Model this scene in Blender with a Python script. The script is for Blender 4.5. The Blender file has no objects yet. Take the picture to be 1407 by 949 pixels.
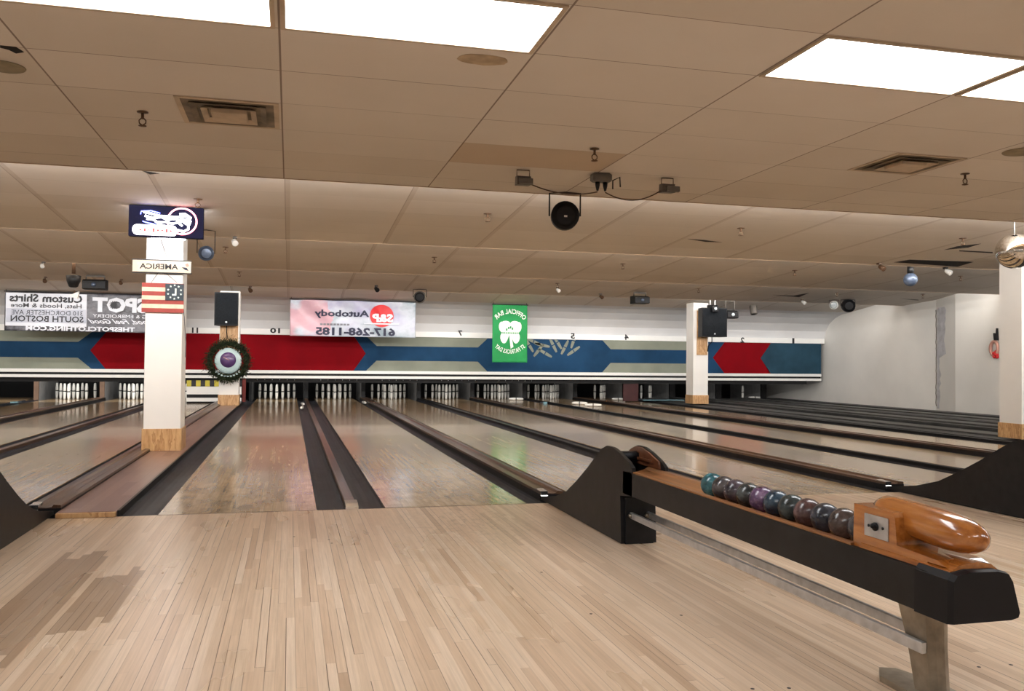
import bpy, bmesh, math, random
from mathutils import Vector, Matrix
random.seed(7)
PI = math.pi
S = bpy.context.scene
COL = S.collection

# ------------------------------------------------------------------ camera
YAW, PITCH, ROLL, FPX = 0.24798, 0.019182, 0.009693, 1205.65
CAMH = 1.05
cy, sy = math.cos(YAW), math.sin(YAW); cp, sp = math.cos(PITCH), math.sin(PITCH)
FW = Vector((sy*cp, cy*cp, sp)); R0 = Vector((cy, -sy, 0)); U0 = R0.cross(FW)
RT = R0*math.cos(ROLL) + U0*math.sin(ROLL); UP = -R0*math.sin(ROLL) + U0*math.cos(ROLL)
cd = bpy.data.cameras.new('camera'); cam = bpy.data.objects.new('camera', cd); COL.objects.link(cam)
cd.sensor_width = 36.0; cd.lens = FPX/1407*36.0; cd.clip_start = 0.05
m = Matrix.Identity(4)
for i in range(3):
    m[i][0], m[i][1], m[i][2] = RT[i], UP[i], -FW[i]
m[2][3] = CAMH
cam.matrix_world = m
S.camera = cam

# ------------------------------------------------------------------ world, lights, exposure
wd = bpy.data.worlds.new('world'); S.world = wd; wd.use_nodes = True
wd.node_tree.nodes['Background'].inputs[0].default_value = (0.9, 0.85, 0.8, 1)
wd.node_tree.nodes['Background'].inputs[1].default_value = 0.05
S.view_settings.view_transform = 'Standard'; S.view_settings.look = 'None'
S.view_settings.exposure = 0.0; S.view_settings.gamma = 1.0
S.view_settings.use_curve_mapping = False
TROFFER = 11.8
COVE_W = [800, 390, 320, 290]
PIT_W = {-4: 18, -3: 18, -2: 18, -1: 14, 0: 12, 1: 5, 2: 5, 3: 5, 4: 4, 5: 2.5, 6: 2.5, 7: 2, 8: 2, 9: 2}

HC = 2.575                       # underside of the ceiling lips
LIPS = [7.58, 11.45, 15.32, 19.0, 21.2]
ZEND = 2.52                      # where the last bay meets the cove
STEP = 0.23
XL, XR, YB = -8.3, 15.0, -4.5

def area(name, loc, rot, sx, sy_, w, color=(1, 1, 1)):
    l = bpy.data.lights.new(name, 'AREA'); l.shape = 'RECTANGLE'; l.size = sx; l.size_y = sy_
    l.energy = w; l.color = color
    o = bpy.data.objects.new(name, l); COL.objects.link(o); o.location = loc; o.rotation_euler = rot
    return o
# strip lights in the pocket behind every ceiling lip, shining down the lanes
for i in range(4):
    area('cove_light', ((XL+14.6)/2, LIPS[i]+0.11, HC+STEP-0.06), (math.radians(112), 0, 0), 22.4, 0.05, COVE_W[i], (1, .97, .93))

# ------------------------------------------------------------------ pixel -> point helpers
def ray(u, v):
    return FW + RT*((u-703.5)/FPX) - UP*((v-474.5)/FPX)
def at_y(u, v, Y):
    d = ray(u, v); t = Y/d.y; return Vector((d.x*t, Y, CAMH+d.z*t))
def at_z(u, v, Z):
    d = ray(u, v); t = (Z-CAMH)/d.z; return Vector((d.x*t, d.y*t, Z))
def at_x(u, v, X):
    d = ray(u, v); t = X/d.x; return Vector((X, d.y*t, CAMH+d.z*t))
def ceil_z(Y):
    if Y <= LIPS[0]: return HC
    for a, b in zip(LIPS[:-1], LIPS[1:]):
        lo = ZEND if b == LIPS[-1] else HC
        if Y <= b: return lo + (HC+STEP-lo)*(b-Y)/(b-a)
    return ZEND
def at_ceil(u, v):
    d = ray(u, v); t = 1.0
    while t < 40:
        if CAMH+d.z*t >= ceil_z(d.y*t): break
        t += 0.01
    return Vector((d.x*t, d.y*t, ceil_z(d.y*t)))

# ------------------------------------------------------------------ materials
class NT:
    def __init__(s, name):
        s.mat = bpy.data.materials.new(name); s.mat.use_nodes = True; s.t = s.mat.node_tree
        s.n = s.t.nodes; s.b = s.n['Principled BSDF']
    def link(s, a, b): s.t.links.new(a, b)
    def put(s, inp, v):
        if isinstance(v, (int, float)): inp.default_value = v
        elif isinstance(v, (tuple, list)): inp.default_value = v
        else: s.link(v, inp)
    def m(s, op, a, b=None, c=None):
        n = s.n.new('ShaderNodeMath'); n.operation = op
        for i, x in enumerate((a, b, c)):
            if x is not None: s.put(n.inputs[i], x)
        return n.outputs[0]
    def xyz(s):
        tc = s.n.new('ShaderNodeTexCoord'); x = s.n.new('ShaderNodeSeparateXYZ'); s.link(tc.outputs['Object'], x.inputs[0])
        return tc.outputs['Object'], x.outputs[0], x.outputs[1], x.outputs[2]
    def comb(s, x, y, z=0.0):
        n = s.n.new('ShaderNodeCombineXYZ')
        for i, a in enumerate((x, y, z)): s.put(n.inputs[i], a)
        return n.outputs[0]
    def scale(s, vec, sc):
        n = s.n.new('ShaderNodeVectorMath'); n.operation = 'MULTIPLY'; s.link(vec, n.inputs[0]); n.inputs[1].default_value = sc
        return n.outputs[0]
    def noise(s, vec, sc=1.0, det=3.0, rough=.5):
        n = s.n.new('ShaderNodeTexNoise'); s.link(vec, n.inputs['Vector']); n.inputs['Scale'].default_value = sc
        n.inputs['Detail'].default_value = det; n.inputs['Roughness'].default_value = rough
        return n.outputs['Fac']
    def white(s, vec):
        n = s.n.new('ShaderNodeTexWhiteNoise'); n.noise_dimensions = '3D'; s.link(vec, n.inputs['Vector']); return n.outputs['Value']
    def ramp(s, fac, stops, const=False):
        n = s.n.new('ShaderNodeValToRGB'); s.put(n.inputs[0], fac); e = n.color_ramp.elements
        if const: n.color_ramp.interpolation = 'CONSTANT'
        while len(e) < len(stops): e.new(0.5)
        for k, (p, c) in enumerate(stops):
            e[k].position = p; e[k].color = (*c, 1) if len(c) == 3 else c
        return n.outputs[0]
    def mix(s, fac, a, b, mode='MIX'):
        n = s.n.new('ShaderNodeMix'); n.data_type = 'RGBA'; n.blend_type = mode
        s.put(n.inputs[0], fac)
        s.put(n.inputs[6], (*a, 1) if isinstance(a, tuple) and len(a) == 3 else a)
        s.put(n.inputs[7], (*b, 1) if isinstance(b, tuple) and len(b) == 3 else b)
        return n.outputs[2]
    def bump(s, h, st=.3, dist=.002):
        n = s.n.new('ShaderNodeBump'); n.inputs['Strength'].default_value = st; n.inputs['Distance'].default_value = dist
        s.link(h, n.inputs['Height']); s.link(n.outputs[0], s.b.inputs['Normal'])
    def base(s, v): s.put(s.b.inputs['Base Color'], (*v, 1) if isinstance(v, tuple) and len(v) == 3 else v)
    def rough(s, v): s.put(s.b.inputs['Roughness'], v)

def lin(r, g, b):
    f = lambda c: (c/255/12.92) if c/255 <= .04045 else ((c/255+.055)/1.055)**2.4
    return (f(r), f(g), f(b))

def plain(name, col, rough=.6, metal=0.0, var=.06, sc=6.0, bump=0.0, coat=0.0, emit=None, est=0.0, spec=.5):
    n = NT(name); v, *_ = n.xyz(); n.b.inputs['Specular IOR Level'].default_value = spec
    f = n.noise(v, sc, 4)
    a = tuple(min(1, c*(1-var*2)) for c in col); b = tuple(min(1, c*(1+var)) for c in col)
    n.base(n.ramp(f, [(.3, a), (.7, b)])); n.rough(rough); n.b.inputs['Metallic'].default_value = metal
    if bump: n.bump(n.noise(v, sc*12, 5), bump, .003)
    if coat: n.b.inputs['Coat Weight'].default_value = coat; n.b.inputs['Coat Roughness'].default_value = .08
    if emit: n.b.inputs['Emission Color'].default_value = (*emit, 1); n.b.inputs['Emission Strength'].default_value = est
    return n.mat

def board_mat(name, w, L, stops, gapc, gapw, rough, rvar, patches=None, coat=0.0, bump=.15, gapamt=.8):
    """strip boards that run along Y"""
    n = NT(name); v, x, y, z = n.xyz()
    u = n.m('DIVIDE', x, w); ui = n.m('FLOOR', u); uf = n.m('FRACT', u)
    off = n.m('MULTIPLY', n.white(n.comb(ui, 3.3, 1.0)), L*3.7)
    vv = n.m('DIVIDE', n.m('ADD', y, off), L); vi = n.m('FLOOR', vv); vf = n.m('FRACT', vv)
    rnd = n.white(n.comb(ui, vi, 5.0))
    col = n.ramp(rnd, stops)
    grain = n.noise(n.scale(v, (90, 2.5, 1)), 1.0, 4, .6)
    col = n.mix(.55, col, n.ramp(grain, [(.3, (.72, .68, .62)), (.7, (1.1, 1.08, 1.05))]), 'MULTIPLY')
    big = n.noise(n.scale(v, (1.3, .35, 1)), 1.0, 4, .6)
    col = n.mix(.6, col, n.ramp(big, [(.35, (.8, .75, .68)), (.62, (1.08, 1.07, 1.05))]), 'MULTIPLY')
    g1 = n.m('LESS_THAN', uf, gapw/w)
    g2 = n.m('LESS_THAN', vf, gapw*.7/L)
    gr = n.white(n.comb(ui, vi, 9.0))
    g = n.m('MULTIPLY', n.m('MAXIMUM', g1, g2), n.m('MULTIPLY', n.m('POWER', gr, 1.6), gapamt))
    if patches: col = patches(n, v, x, y, col)
    col = n.mix(g, col, gapc)
    n.base(col)
    n.rough(n.m('ADD', rough, n.m('MULTIPLY', n.m('SUBTRACT', big, .4), rvar)))
    wave = n.noise(n.scale(v, (9, 2, 1)), 1.0, 2)
    n.bump(n.m('ADD', n.m('MULTIPLY', grain, .25), wave), bump, .002)
    if coat: n.b.inputs['Coat Weight'].default_value = coat; n.b.inputs['Coat Roughness'].default_value = .06
    return n.mat

def app_patch(n, v, x, y, col):
    # scuffed grey patches near the foul line, and two runs of darker replacement boards on the left
    s1 = n.noise(n.scale(v, (26, 14, 1)), 1.0, 6, .7)
    near = n.m('SUBTRACT', 1.0, n.m('MINIMUM', 1.0, n.m('MULTIPLY', n.m('ABSOLUTE', n.m('SUBTRACT', y, 5.7)), .7)))
    nx = n.m('SUBTRACT', 1.0, n.m('MINIMUM', 1.0, n.m('MULTIPLY', n.m('ABSOLUTE', n.m('SUBTRACT', x, 1.15)), 1.4)))
    k = n.m('MULTIPLY', n.ramp(s1, [(.5, (0, 0, 0)), (.72, (1, 1, 1))]), n.m('MULTIPLY', near, nx))
    col = n.mix(n.m('MULTIPLY', k, .75), col, lin(110, 95, 80))
    ui = n.m('FLOOR', n.m('DIVIDE', x, .034)); j = n.m('MULTIPLY', n.white(n.comb(ui, 1.0, 2.0)), .35)
    def run(x0, x1, y0, y1):
        a = n.m('MULTIPLY', n.m('GREATER_THAN', x, x0), n.m('LESS_THAN', x, x1))
        b = n.m('MULTIPLY', n.m('GREATER_THAN', n.m('ADD', y, j), y0), n.m('LESS_THAN', n.m('ADD', y, j), y1))
        return n.m('MULTIPLY', a, b)
    d = n.m('MAXIMUM', run(-1.156, -.918, 3.6, 5.35), run(-.884, -.68, 4.0, 4.9))
    return n.mix(n.m('MULTIPLY', d, .6), col, lin(120, 92, 66))

def lane_patch(n, v, x, y, col):
    # maple boards, browner past the far splice; thin dark splice lines across the lane
    f = n.m('GREATER_THAN', y, 14.6)
    col = n.mix(n.m('MULTIPLY', f, .55), col, lin(120, 88, 52))
    for Y in (9.28, 8.55, 14.6):
        l = n.m('LESS_THAN', n.m('ABSOLUTE', n.m('SUBTRACT', y, Y)), .008)
        col = n.mix(n.m('MULTIPLY', l, .5), col, (.05, .035, .02))
    s1 = n.noise(n.scale(v, (7, 3, 1)), 1.0, 6, .65)
    near = n.m('SUBTRACT', 1.0, n.m('MINIMUM', 1.0, n.m('MULTIPLY', n.m('ABSOLUTE', n.m('SUBTRACT', y, 6.8)), .5)))
    k = n.m('MULTIPLY', n.ramp(s1, [(.4, (0, 0, 0)), (.75, (1, 1, 1))]), near)
    return n.mix(n.m('MULTIPLY', k, .8), col, lin(120, 92, 60))

M = {}
M['approach'] = board_mat('approach_boards', .034, 1.1,
    [(0, lin(186, 160, 136)), (.08, lin(204, 180, 156)), (.6, lin(214, 192, 169)), (1, lin(221, 202, 182))], (.12, .075, .05), .0028, .27, .2, app_patch, 0, .06, 1.0)
M['lane'] = board_mat('lane_boards', .027, 1.6,
    [(0, lin(186, 162, 128)), (.5, lin(198, 176, 144)), (1, lin(206, 186, 156))], (.2, .13, .08), .0012, .15, .08, lane_patch, .2, .012, .5)
M['aisle'] = board_mat('worn_aisle_boards', .08, 2.0,
    [(0, lin(112, 82, 74)), (.5, lin(128, 98, 88)), (1, lin(140, 110, 100))], (.1, .06, .05), .003, .3, .1, None, .1, .0)
M['track'] = board_mat('stained_track_wood', .035, 3.0,
    [(0, lin(66, 44, 32)), (.5, lin(84, 60, 44)), (1, lin(100, 74, 54))], (.02, .012, .01), .003, .3, .1, None, .2, .1)
M['rackwood'] = board_mat('amber_rack_wood', .02, 1.2,
    [(0, lin(120, 78, 42)), (.5, lin(142, 94, 54)), (1, lin(160, 110, 66))], (.05, .02, .01), .0015, .3, .1, None, .3, .1)
M['darkwood'] = plain('dark_brown_wood', lin(112, 68, 44), .35, var=.2, sc=9, coat=.3)
def varnish():
    n = NT('varnished_orange_wood'); v, x, y, z = n.xyz()
    g = n.noise(n.scale(v, (40, 4, 40)), 1.0, 4, .6)
    c = n.ramp(g, [(.3, lin(128, 70, 24)), (.55, lin(168, 102, 42)), (.75, lin(186, 122, 58))])
    n.base(c); n.rough(.22); n.b.inputs['Coat Weight'].default_value = .9; n.b.inputs['Coat Roughness'].default_value = .04
    return n.mat
M['varnish'] = varnish()
M['black'] = plain('black_lacquered_board', (.008, .008, .009), .45, var=.3, sc=14, bump=.05, spec=.3)
M['blackplastic'] = plain('black_plastic', (.007, .007, .009), .5, var=.2, spec=.25)
M['gutter'] = plain('dark_grey_gutter', (.018, .019, .025), .5, var=.25, sc=4, spec=.3)
M['pit'] = plain('black_pit_lining', (.008, .008, .009), .8)
M['closed'] = plain('dusty_charcoal_cover', (.032, .034, .034), .55, var=.35, sc=3)
M['closed2'] = plain('dusty_grey_cover', (.06, .06, .058), .5, var=.3, sc=3)
M['steel'] = plain('brushed_steel', (.55, .56, .58), .3, .75, .1, 20)
M['castmetal'] = plain('worn_cast_metal', lin(150, 140, 125), .4, .7, .2, 14, .05)
M['chrome'] = plain('polished_chrome', (.95, .95, .95), .18, 1.0, .02)
M['white'] = plain('white_paint', (.80, .79, .76), .45, var=.02)
M['trimwhite'] = plain('gloss_white_trim', (.90, .90, .88), .35, var=.01)
M['wall'] = plain('off_white_wall', (.80, .78, .74), .7, var=.04, sc=.8)
M['wallside'] = M['wall']
M['column'] = plain('painted_column', (.80, .78, .75), .6, var=.02, sc=2)
M['kick'] = plain('grey_kickback_board', (.36, .36, .36), .5, var=.1)
M['kickpost'] = plain('tan_post', lin(110, 84, 66), .6, var=.1)
M['redboard'] = plain('dull_red_board', lin(120, 40, 34), .6, var=.1)
M['maroon'] = plain('maroon_board', lin(60, 18, 20), .6, var=.1)
M['red'] = plain('masking_red', lin(128, 0, 14), .75, spec=.12, var=.06, sc=2)
M['blue'] = plain('masking_blue', lin(32, 68, 102), .75, spec=.12, var=.14, sc=1.5)
M['teal'] = plain('masking_teal_grey', lin(44, 74, 92), .75, spec=.12, var=.16, sc=1.5)
M['grey'] = plain('masking_sage_grey', lin(140, 145, 132), .75, spec=.12, var=.06, sc=2)
M['pinwhite'] = plain('pin_white', (.86, .85, .80), .3, var=.03, coat=.3)
M['teallight'] = plain('pale_teal_plastic', lin(120, 160, 170), .3, var=.1)
M['brown'] = plain('oxidised_brass', lin(96, 70, 50), .5, .3, .2, 30)
M['greycase'] = plain('grey_lamp_case', lin(96, 90, 84), .5, var=.1, sc=20)
M['darkhole'] = plain('dark_void', (.006, .004, .004), .9)
M['green'] = plain('green_flag_cloth', lin(26, 140, 74), .8, var=.06, sc=4)
M['clothwhite'] = plain('flag_white_ink', lin(225, 235, 225), .8, var=.02)
M['ink'] = plain('black_ink', (.02, .02, .025), .6)
M['navyink'] = plain('navy_ink', lin(30, 34, 60), .6)
M['greyink'] = plain('grey_ink', lin(120, 120, 128), .6)
M['redink'] = plain('red_ink', lin(200, 30, 36), .5)
M['leaf'] = plain('evergreen_needles', lin(44, 54, 34), .7, var=.6, sc=20, spec=.2)
M['pink'] = plain('pink_ribbon', lin(190, 140, 125), .6)
M['bluegrey'] = plain('blue_grey_case', lin(80, 92, 112), .35, .3, .15, 20)
M['glass'] = plain('lamp_glass', lin(190, 200, 205), .15, 0, .05, 10, coat=.6)
M['purple'] = plain('purple_dial', lin(78, 52, 100), .3, var=.1, sc=20, coat=.5)
M['cable'] = plain('brown_cable', lin(66, 44, 30), .5)

def ply():
    n = NT('plywood_cladding'); v, x, y, z = n.xyz()
    d = n.noise(n.scale(v, (7, 7, 1.6)), 1.0, 5, .6)
    f = n.m('FRACT', n.m('MULTIPLY', d, 7.0))
    n.base(n.ramp(f, [(0, lin(200, 162, 116)), (.5, lin(186, 146, 100)), (.9, lin(158, 116, 74)), (1, lin(200, 162, 116))])); n.rough(.45)
    n.b.inputs['Coat Weight'].default_value = .2
    return n.mat
M['ply'] = ply()

def ceil_mat():
    n = NT('ceiling_tiles'); v, x, y, z = n.xyz()
    gx = n.m('DIVIDE', n.m('ADD', x, .0731), 1.2192); gy = n.m('DIVIDE', n.m('SUBTRACT', y, 4.1453), .6096)
    wob = n.noise(n.scale(v, (2, 2, 2)), 1.0, 2)
    ix = n.m('FLOOR', gx); iy = n.m('FLOOR', gy); fx = n.m('FRACT', gx); fy = n.m('FRACT', gy)
    rnd = n.white(n.comb(ix, iy, 2.0))
    wline = n.m('MULTIPLY', n.white(n.comb(ix, iy, 7.0)), .008)
    col = n.ramp(rnd, [(0, lin(206, 197, 186)), (.5, lin(211, 203, 193)), (1, lin(216, 208, 199))])
    dust = n.noise(n.scale(v, (.8, .8, .8)), 1.0, 4, .6)
    col = n.mix(.35, col, n.ramp(dust, [(.3, (.82, .78, .74)), (.7, (1, 1, 1))]), 'MULTIPLY')
    # one newer, browner tile in the row before the lip
    sel = n.m('MULTIPLY', n.m('COMPARE', ix, 1.0, .1), n.m('COMPARE', iy, 3.0, .1))
    col = n.mix(n.m('MULTIPLY', sel, .5), col, lin(176, 146, 108))
    lx = n.m('LESS_THAN', fx, .0085); ly = n.m('LESS_THAN', fy, n.m('ADD', .004, wline))
    flat = n.m('LESS_THAN', y, 7.6)
    soft = n.m('MULTIPLY', n.m('SUBTRACT', 1.0, flat), n.m('LESS_THAN', fx, .045))
    l = n.m('MAXIMUM', n.m('MULTIPLY', lx, n.m('ADD', .3, n.m('MULTIPLY', flat, .45))), n.m('MULTIPLY', ly, n.m('ADD', .3, n.m('MULTIPLY', flat, .45))))
    col = n.mix(n.m('MULTIPLY', soft, .25), col, lin(140, 112, 84))
    col = n.mix(l, col, lin(92, 66, 48))
    n.base(col); n.rough(.85)
    n.bump(n.noise(v, 60, 4), .15, .002)
    return n.mat
M['ceiling'] = ceil_mat()
M['cove'] = plain('cove_white_board', (.66, .66, .67), .55, var=.04, sc=1.2)
M['lipwood'] = plain('beige_lip_edge', lin(170, 146, 120), .7, var=.05)
M['diffuser'] = plain('lit_diffuser', (1, 1, 1), .5, emit=(.96, .98, 1.0), est=TROFFER)
M['ventgrey'] = plain('sooty_vent', lin(120, 108, 92), .7, var=.25, sc=8)
M['ventpale'] = plain('vent_core', lin(190, 172, 150), .7, var=.1, sc=8)
M['neonwhite'] = plain('lit_white_neon', (1, 1, 1), .4, emit=(.88, .92, 1.0), est=4)
M['neonred'] = plain('lit_red_neon', (1, .2, .2), .4, emit=(1.0, .16, .2), est=8)
M['neonpink'] = plain('lit_pink_neon', (1, .8, .8), .4, emit=(1.0, .16, .26), est=4)

# ------------------------------------------------------------------ mesh builder
class MB:
    def __init__(s): s.v = []; s.f = []; s.mi = []; s.sm = []
    def add(s, vs, fs, mi=0, smooth=False):
        b = len(s.v); s.v += [tuple(p) for p in vs]; s.f += [tuple(b+i for i in f) for f in fs]
        s.mi += [mi]*len(fs); s.sm += [smooth]*len(fs); return s
    def box(s, x0, x1, y0, y1, z0, z1, mi=0, bev=0):
        if bev:
            b = bev
            def ring(x0, x1, y0, y1, z): return [(x0+b, y0, z), (x1-b, y0, z), (x1, y0+b, z), (x1, y1-b, z), (x1-b, y1, z), (x0+b, y1, z), (x0, y1-b, z), (x0, y0+b, z)]
            rs = [ring(x0+b, x1-b, y0+b, y1-b, z0), ring(x0, x1, y0, y1, z0+b), ring(x0, x1, y0, y1, z1-b), ring(x0+b, x1-b, y0+b, y1-b, z1)]
            vs = sum(rs, []); fs = [tuple(reversed(range(8))), tuple(range(24, 32))]
            for k in range(3):
                for i in range(8): j = (i+1) % 8; fs.append((k*8+i, k*8+j, k*8+8+j, k*8+8+i))
            return s.add(vs, fs, mi)
        vs = [(x0, y0, z0), (x1, y0, z0), (x1, y1, z0), (x0, y1, z0), (x0, y0, z1), (x1, y0, z1), (x1, y1, z1), (x0, y1, z1)]
        return s.add(vs, [(3, 2, 1, 0), (4, 5, 6, 7), (0, 1, 5, 4), (1, 2, 6, 5), (2, 3, 7, 6), (3, 0, 4, 7)], mi)
    def prism(s, poly, axis, a, b, mi=0, smooth=False):
        """poly: 2D points; axis 'x' -> (y,z) extruded in x; 'y' -> (x,z); 'z' -> (x,y)"""
        def P(p, t): return {'x': (t, p[0], p[1]), 'y': (p[0], t, p[1]), 'z': (p[0], p[1], t)}[axis]
        n = len(poly)
        s.add([P(p, a) for p in poly]+[P(p, b) for p in poly], [tuple(reversed(range(n))), tuple(range(n, 2*n))], mi)
        bb = len(s.v)-2*n
        s.f += [(bb+i, bb+(i+1) % n, bb+n+(i+1) % n, bb+n+i) for i in range(n)]; s.mi += [mi]*n; s.sm += [smooth]*n
        return s
    def lathe(s, prof, c=(0, 0, 0), ax=(0, 0, 1), n=20, mi=0, smooth=True):
        """prof: (r, t) along axis"""
        ax = Vector(ax).normalized(); e1 = ax.orthogonal().normalized(); e2 = ax.cross(e1); c = Vector(c)
        vs = []; fs = []
        for r, t in prof:
            for i in range(n):
                a = 2*PI*i/n; vs.append(c+ax*t+e1*(r*math.cos(a))+e2*(r*math.sin(a)))
        for k in range(len(prof)-1):
            for i in range(n): j = (i+1) % n; fs.append((k*n+i, k*n+j, k*n+n+j, k*n+n+i))
        fs.append(tuple(reversed(range(n)))); fs.append(tuple(range((len(prof)-1)*n, len(prof)*n)))
        return s.add(vs, fs, mi, smooth)
    def cyl(s, p, q, r, n=14, mi=0, r2=None):
        p, q = Vector(p), Vector(q); return s.lathe([(r, 0), (r if r2 is None else r2, (q-p).length)], p, q-p, n, mi)
    def tube(s, pts, r, n=8, mi=0, closed=False):
        pts = [Vector(p) for p in pts]; N = len(pts); vs = []; fs = []; up = None
        for k, p in enumerate(pts):
            a = pts[k-1] if (k or closed) else p; b = pts[(k+1) % N] if (k < N-1 or closed) else p
            t = (b-a).normalized()
            if up is None: up = t.orthogonal().normalized()
            up = (up - t*up.dot(t)).normalized(); w = t.cross(up)
            for i in range(n):
                an = 2*PI*i/n; vs.append(p+up*(r*math.cos(an))+w*(r*math.sin(an)))
        for k in range(N if closed else N-1):
            k2 = (k+1) % N
            for i in range(n): j = (i+1) % n; fs.append((k*n+i, k*n+j, k2*n+j, k2*n+i))
        if not closed: fs += [tuple(reversed(range(n))), tuple(range((N-1)*n, N*n))]
        return s.add(vs, fs, mi, True)
    def sphere(s, c, r, n=20, mi=0, sc=(1, 1, 1)):
        vs = []; fs = []; h = n//2
        for k in range(h+1):
            th = PI*k/h
            for i in range(n):
                a = 2*PI*i/n; vs.append((c[0]+r*sc[0]*math.sin(th)*math.cos(a), c[1]+r*sc[1]*math.sin(th)*math.sin(a), c[2]-r*sc[2]*math.cos(th)))
        for k in range(h):
            for i in range(n): j = (i+1) % n; fs.append((k*n+i, k*n+j, k*n+n+j, k*n+n+i))
        return s.add(vs, fs, mi, True)
    def build(s, name, mats, parent=None, origin=None):
        me = bpy.data.meshes.new(name)
        o0 = Vector(origin) if origin is not None else Vector((0, 0, 0))
        me.from_pydata([Vector(p)-o0 for p in s.v], [], s.f)
        for mm in (mats if isinstance(mats, (list, tuple)) else [mats]): me.materials.append(M[mm] if isinstance(mm, str) else mm)
        for p, i, sm in zip(me.polygons, s.mi, s.sm): p.material_index = i; p.use_smooth = sm
        bm = bmesh.new(); bm.from_mesh(me); bmesh.ops.remove_doubles(bm, verts=bm.verts, dist=1e-6)
        bmesh.ops.recalc_face_normals(bm, faces=bm.faces); bm.to_mesh(me); bm.free()
        o = bpy.data.objects.new(name, me); COL.objects.link(o); o.location = o0
        if parent is not None:
            o.parent = parent; o.location = o0-parent.location
        return o

def tag(o, label, cat, group=None, kind=None):
    o['label'] = label; o['category'] = cat
    if group: o['group'] = group
    if kind: o['kind'] = kind
    return o
def thing(name, loc, label, cat, group=None):
    o = bpy.data.objects.new(name, None); COL.objects.link(o); o.location = loc; o.empty_display_size = .1
    return tag(o, label, cat, group)
def struct(name, mb, mats):
    o = mb.build(name, mats); o['kind'] = 'structure'; return o
def copy_tree(o, parent=None):
    c = o.copy(); COL.objects.link(c)
    if parent is not None: c.parent = parent
    for ch in list(o.children): copy_tree(ch, c)
    return c

def text_pts(body, bold=0.0, res=2, spacing=1.0):
    cu = bpy.data.curves.new('t', 'FONT'); cu.body = body; cu.size = 1; cu.resolution_u = res; cu.offset = bold; cu.space_character = spacing
    ob = bpy.data.objects.new('t', cu); COL.objects.link(ob)
    dg = bpy.context.evaluated_depsgraph_get(); dg.update()
    me = bpy.data.meshes.new_from_object(ob.evaluated_get(dg))
    vs = [tuple(v.co[:2]) for v in me.vertices]; fs = [tuple(p.vertices) for p in me.polygons]
    bpy.data.objects.remove(ob); bpy.data.curves.remove(cu); bpy.data.meshes.remove(me)
    return vs, fs
def add_text(mb, body, x0, x1, z0, z1, Y, mi=0, bold=.02, mirror=True, slant=0.0, warp=None, disp=None):
    """lettering on a plane facing -Y, reading right to left when mirror is set, fitted into the box"""
    vs, fs = text_pts(body, bold)
    ax, bx = min(v[0] for v in vs), max(v[0] for v in vs); az, bz = min(v[1] for v in vs), max(v[1] for v in vs)
    out = []
    for a, b in vs:
        s_ = (a-ax)/(bx-ax); t = (b-az)/(bz-az)
        s_ += slant*(t-.5)
        if mirror: s_ = 1-s_
        x = x0+s_*(x1-x0); z = z0+t*(z1-z0)
        if warp: x, z = warp(s_, t)
        out.append((x, Y-(disp(x, z) if disp else 0), z))
    mb.add(out, fs, mi)

# ================================================================== SETTING
# lanes: lane k has its left edge at LX(k)
def LX(k): return -0.845 + 1.526*k - (0.497 if k < 0 else 0)
LW = 1.045; FOUL = 6.32; LEND = 25.6
fl = MB().box(XL, XR, YB, FOUL, -.06, 0)
for u, v in ((404, 737), (452, 741), (456, 746), (744, 786), (812, 843), (936, 845), (1084, 945), (1034, 946), (1345, 916), (1389, 913), (1262, 690), (90, 722)):
    p = at_z(u, v, 0)
    fl.lathe([(.007, -.001), (.007, .0004)], p, (0, 0, 1), 8, 1, False)
struct('floor', fl, ['approach', 'ink'])
struct('floor_under_lanes', MB().box(XL, XR, FOUL, 27.0, -.14, -.075), 'pit')

c = MB()
c.box(XL, XR+.1, YB, LIPS[0], HC, HC+.03)
for a, b in zip(LIPS[:-1], LIPS[1:]):
    lo = ZEND if b == LIPS[-1] else HC
    c.prism([(a+.005, HC+STEP), (b, lo), (b, lo+.03), (a+.005, HC+STEP+.03)], 'x', XL, XR+.1)
struct('ceiling', c, 'ceiling')
for a in LIPS[:4]:
    o = struct('trim_%d' % (LIPS.index(a)+1), MB().box(XL, XR, a-.0, a+.02, HC-.004, HC+STEP+.03), 'lipwood')

# curved white cove down to the masking units
MASKY = 22.35
cv = MB(); prof = []
for i in range(6):
    t = i/5*PI/2
    prof.append((21.2+1.2*math.sin(t), ZEND-.72*(1-math.cos(t))))
inner = [(p[0], p[1]) for p in prof]; outer = [(p[0]+.03, p[1]+.03) for p in reversed(prof)]
cv.prism(inner+outer, 'x', XL, XR, 0, False)
struct('wall_cove', cv, 'cove')
struct('wall_back', MB().box(XL, XR+.1, 26.9, 27.0, -.1, 2.7), 'pit')
struct('wall_behind_cove', MB().box(XL, XR, 22.62, 22.70, 0.85, 2.7), 'pit')
struct('wall_left', MB().box(XL-.1, XL, YB, 27, -.1, 2.9), 'wall')
struct('wall_rear', MB().box(XL, XR, YB-.1, YB, -.1, 2.9), 'wall')
wr = MB().prism([(15.0, 27), (15.0, 17.87), (14.7, 16.9), (14.7, YB), (15.25, YB), (15.25, 27)], 'z', -.1, 2.9)
struct('wall_right', wr, 'wallside')
def plaster():
    mb = MB()
    # blueish bare plaster strip and crack at the wall's bend, with its own irregular outline
    def P(s, z): return (15.0-.3*s-.006, 17.87-.97*s-.004, z)
    L = []; R = []
    for i in range(25):
        z = .05+2.4*i/24; L.append(P(.04+.05*random.random(), z)); R.append(P((.42 if z > 1.3 else .16)+.14*random.random(), z))
    vs = L+R; n = len(L)
    mb.add(vs, [(i, n+i, n+i+1, i+1) for i in range(n-1)])
    return mb
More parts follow.
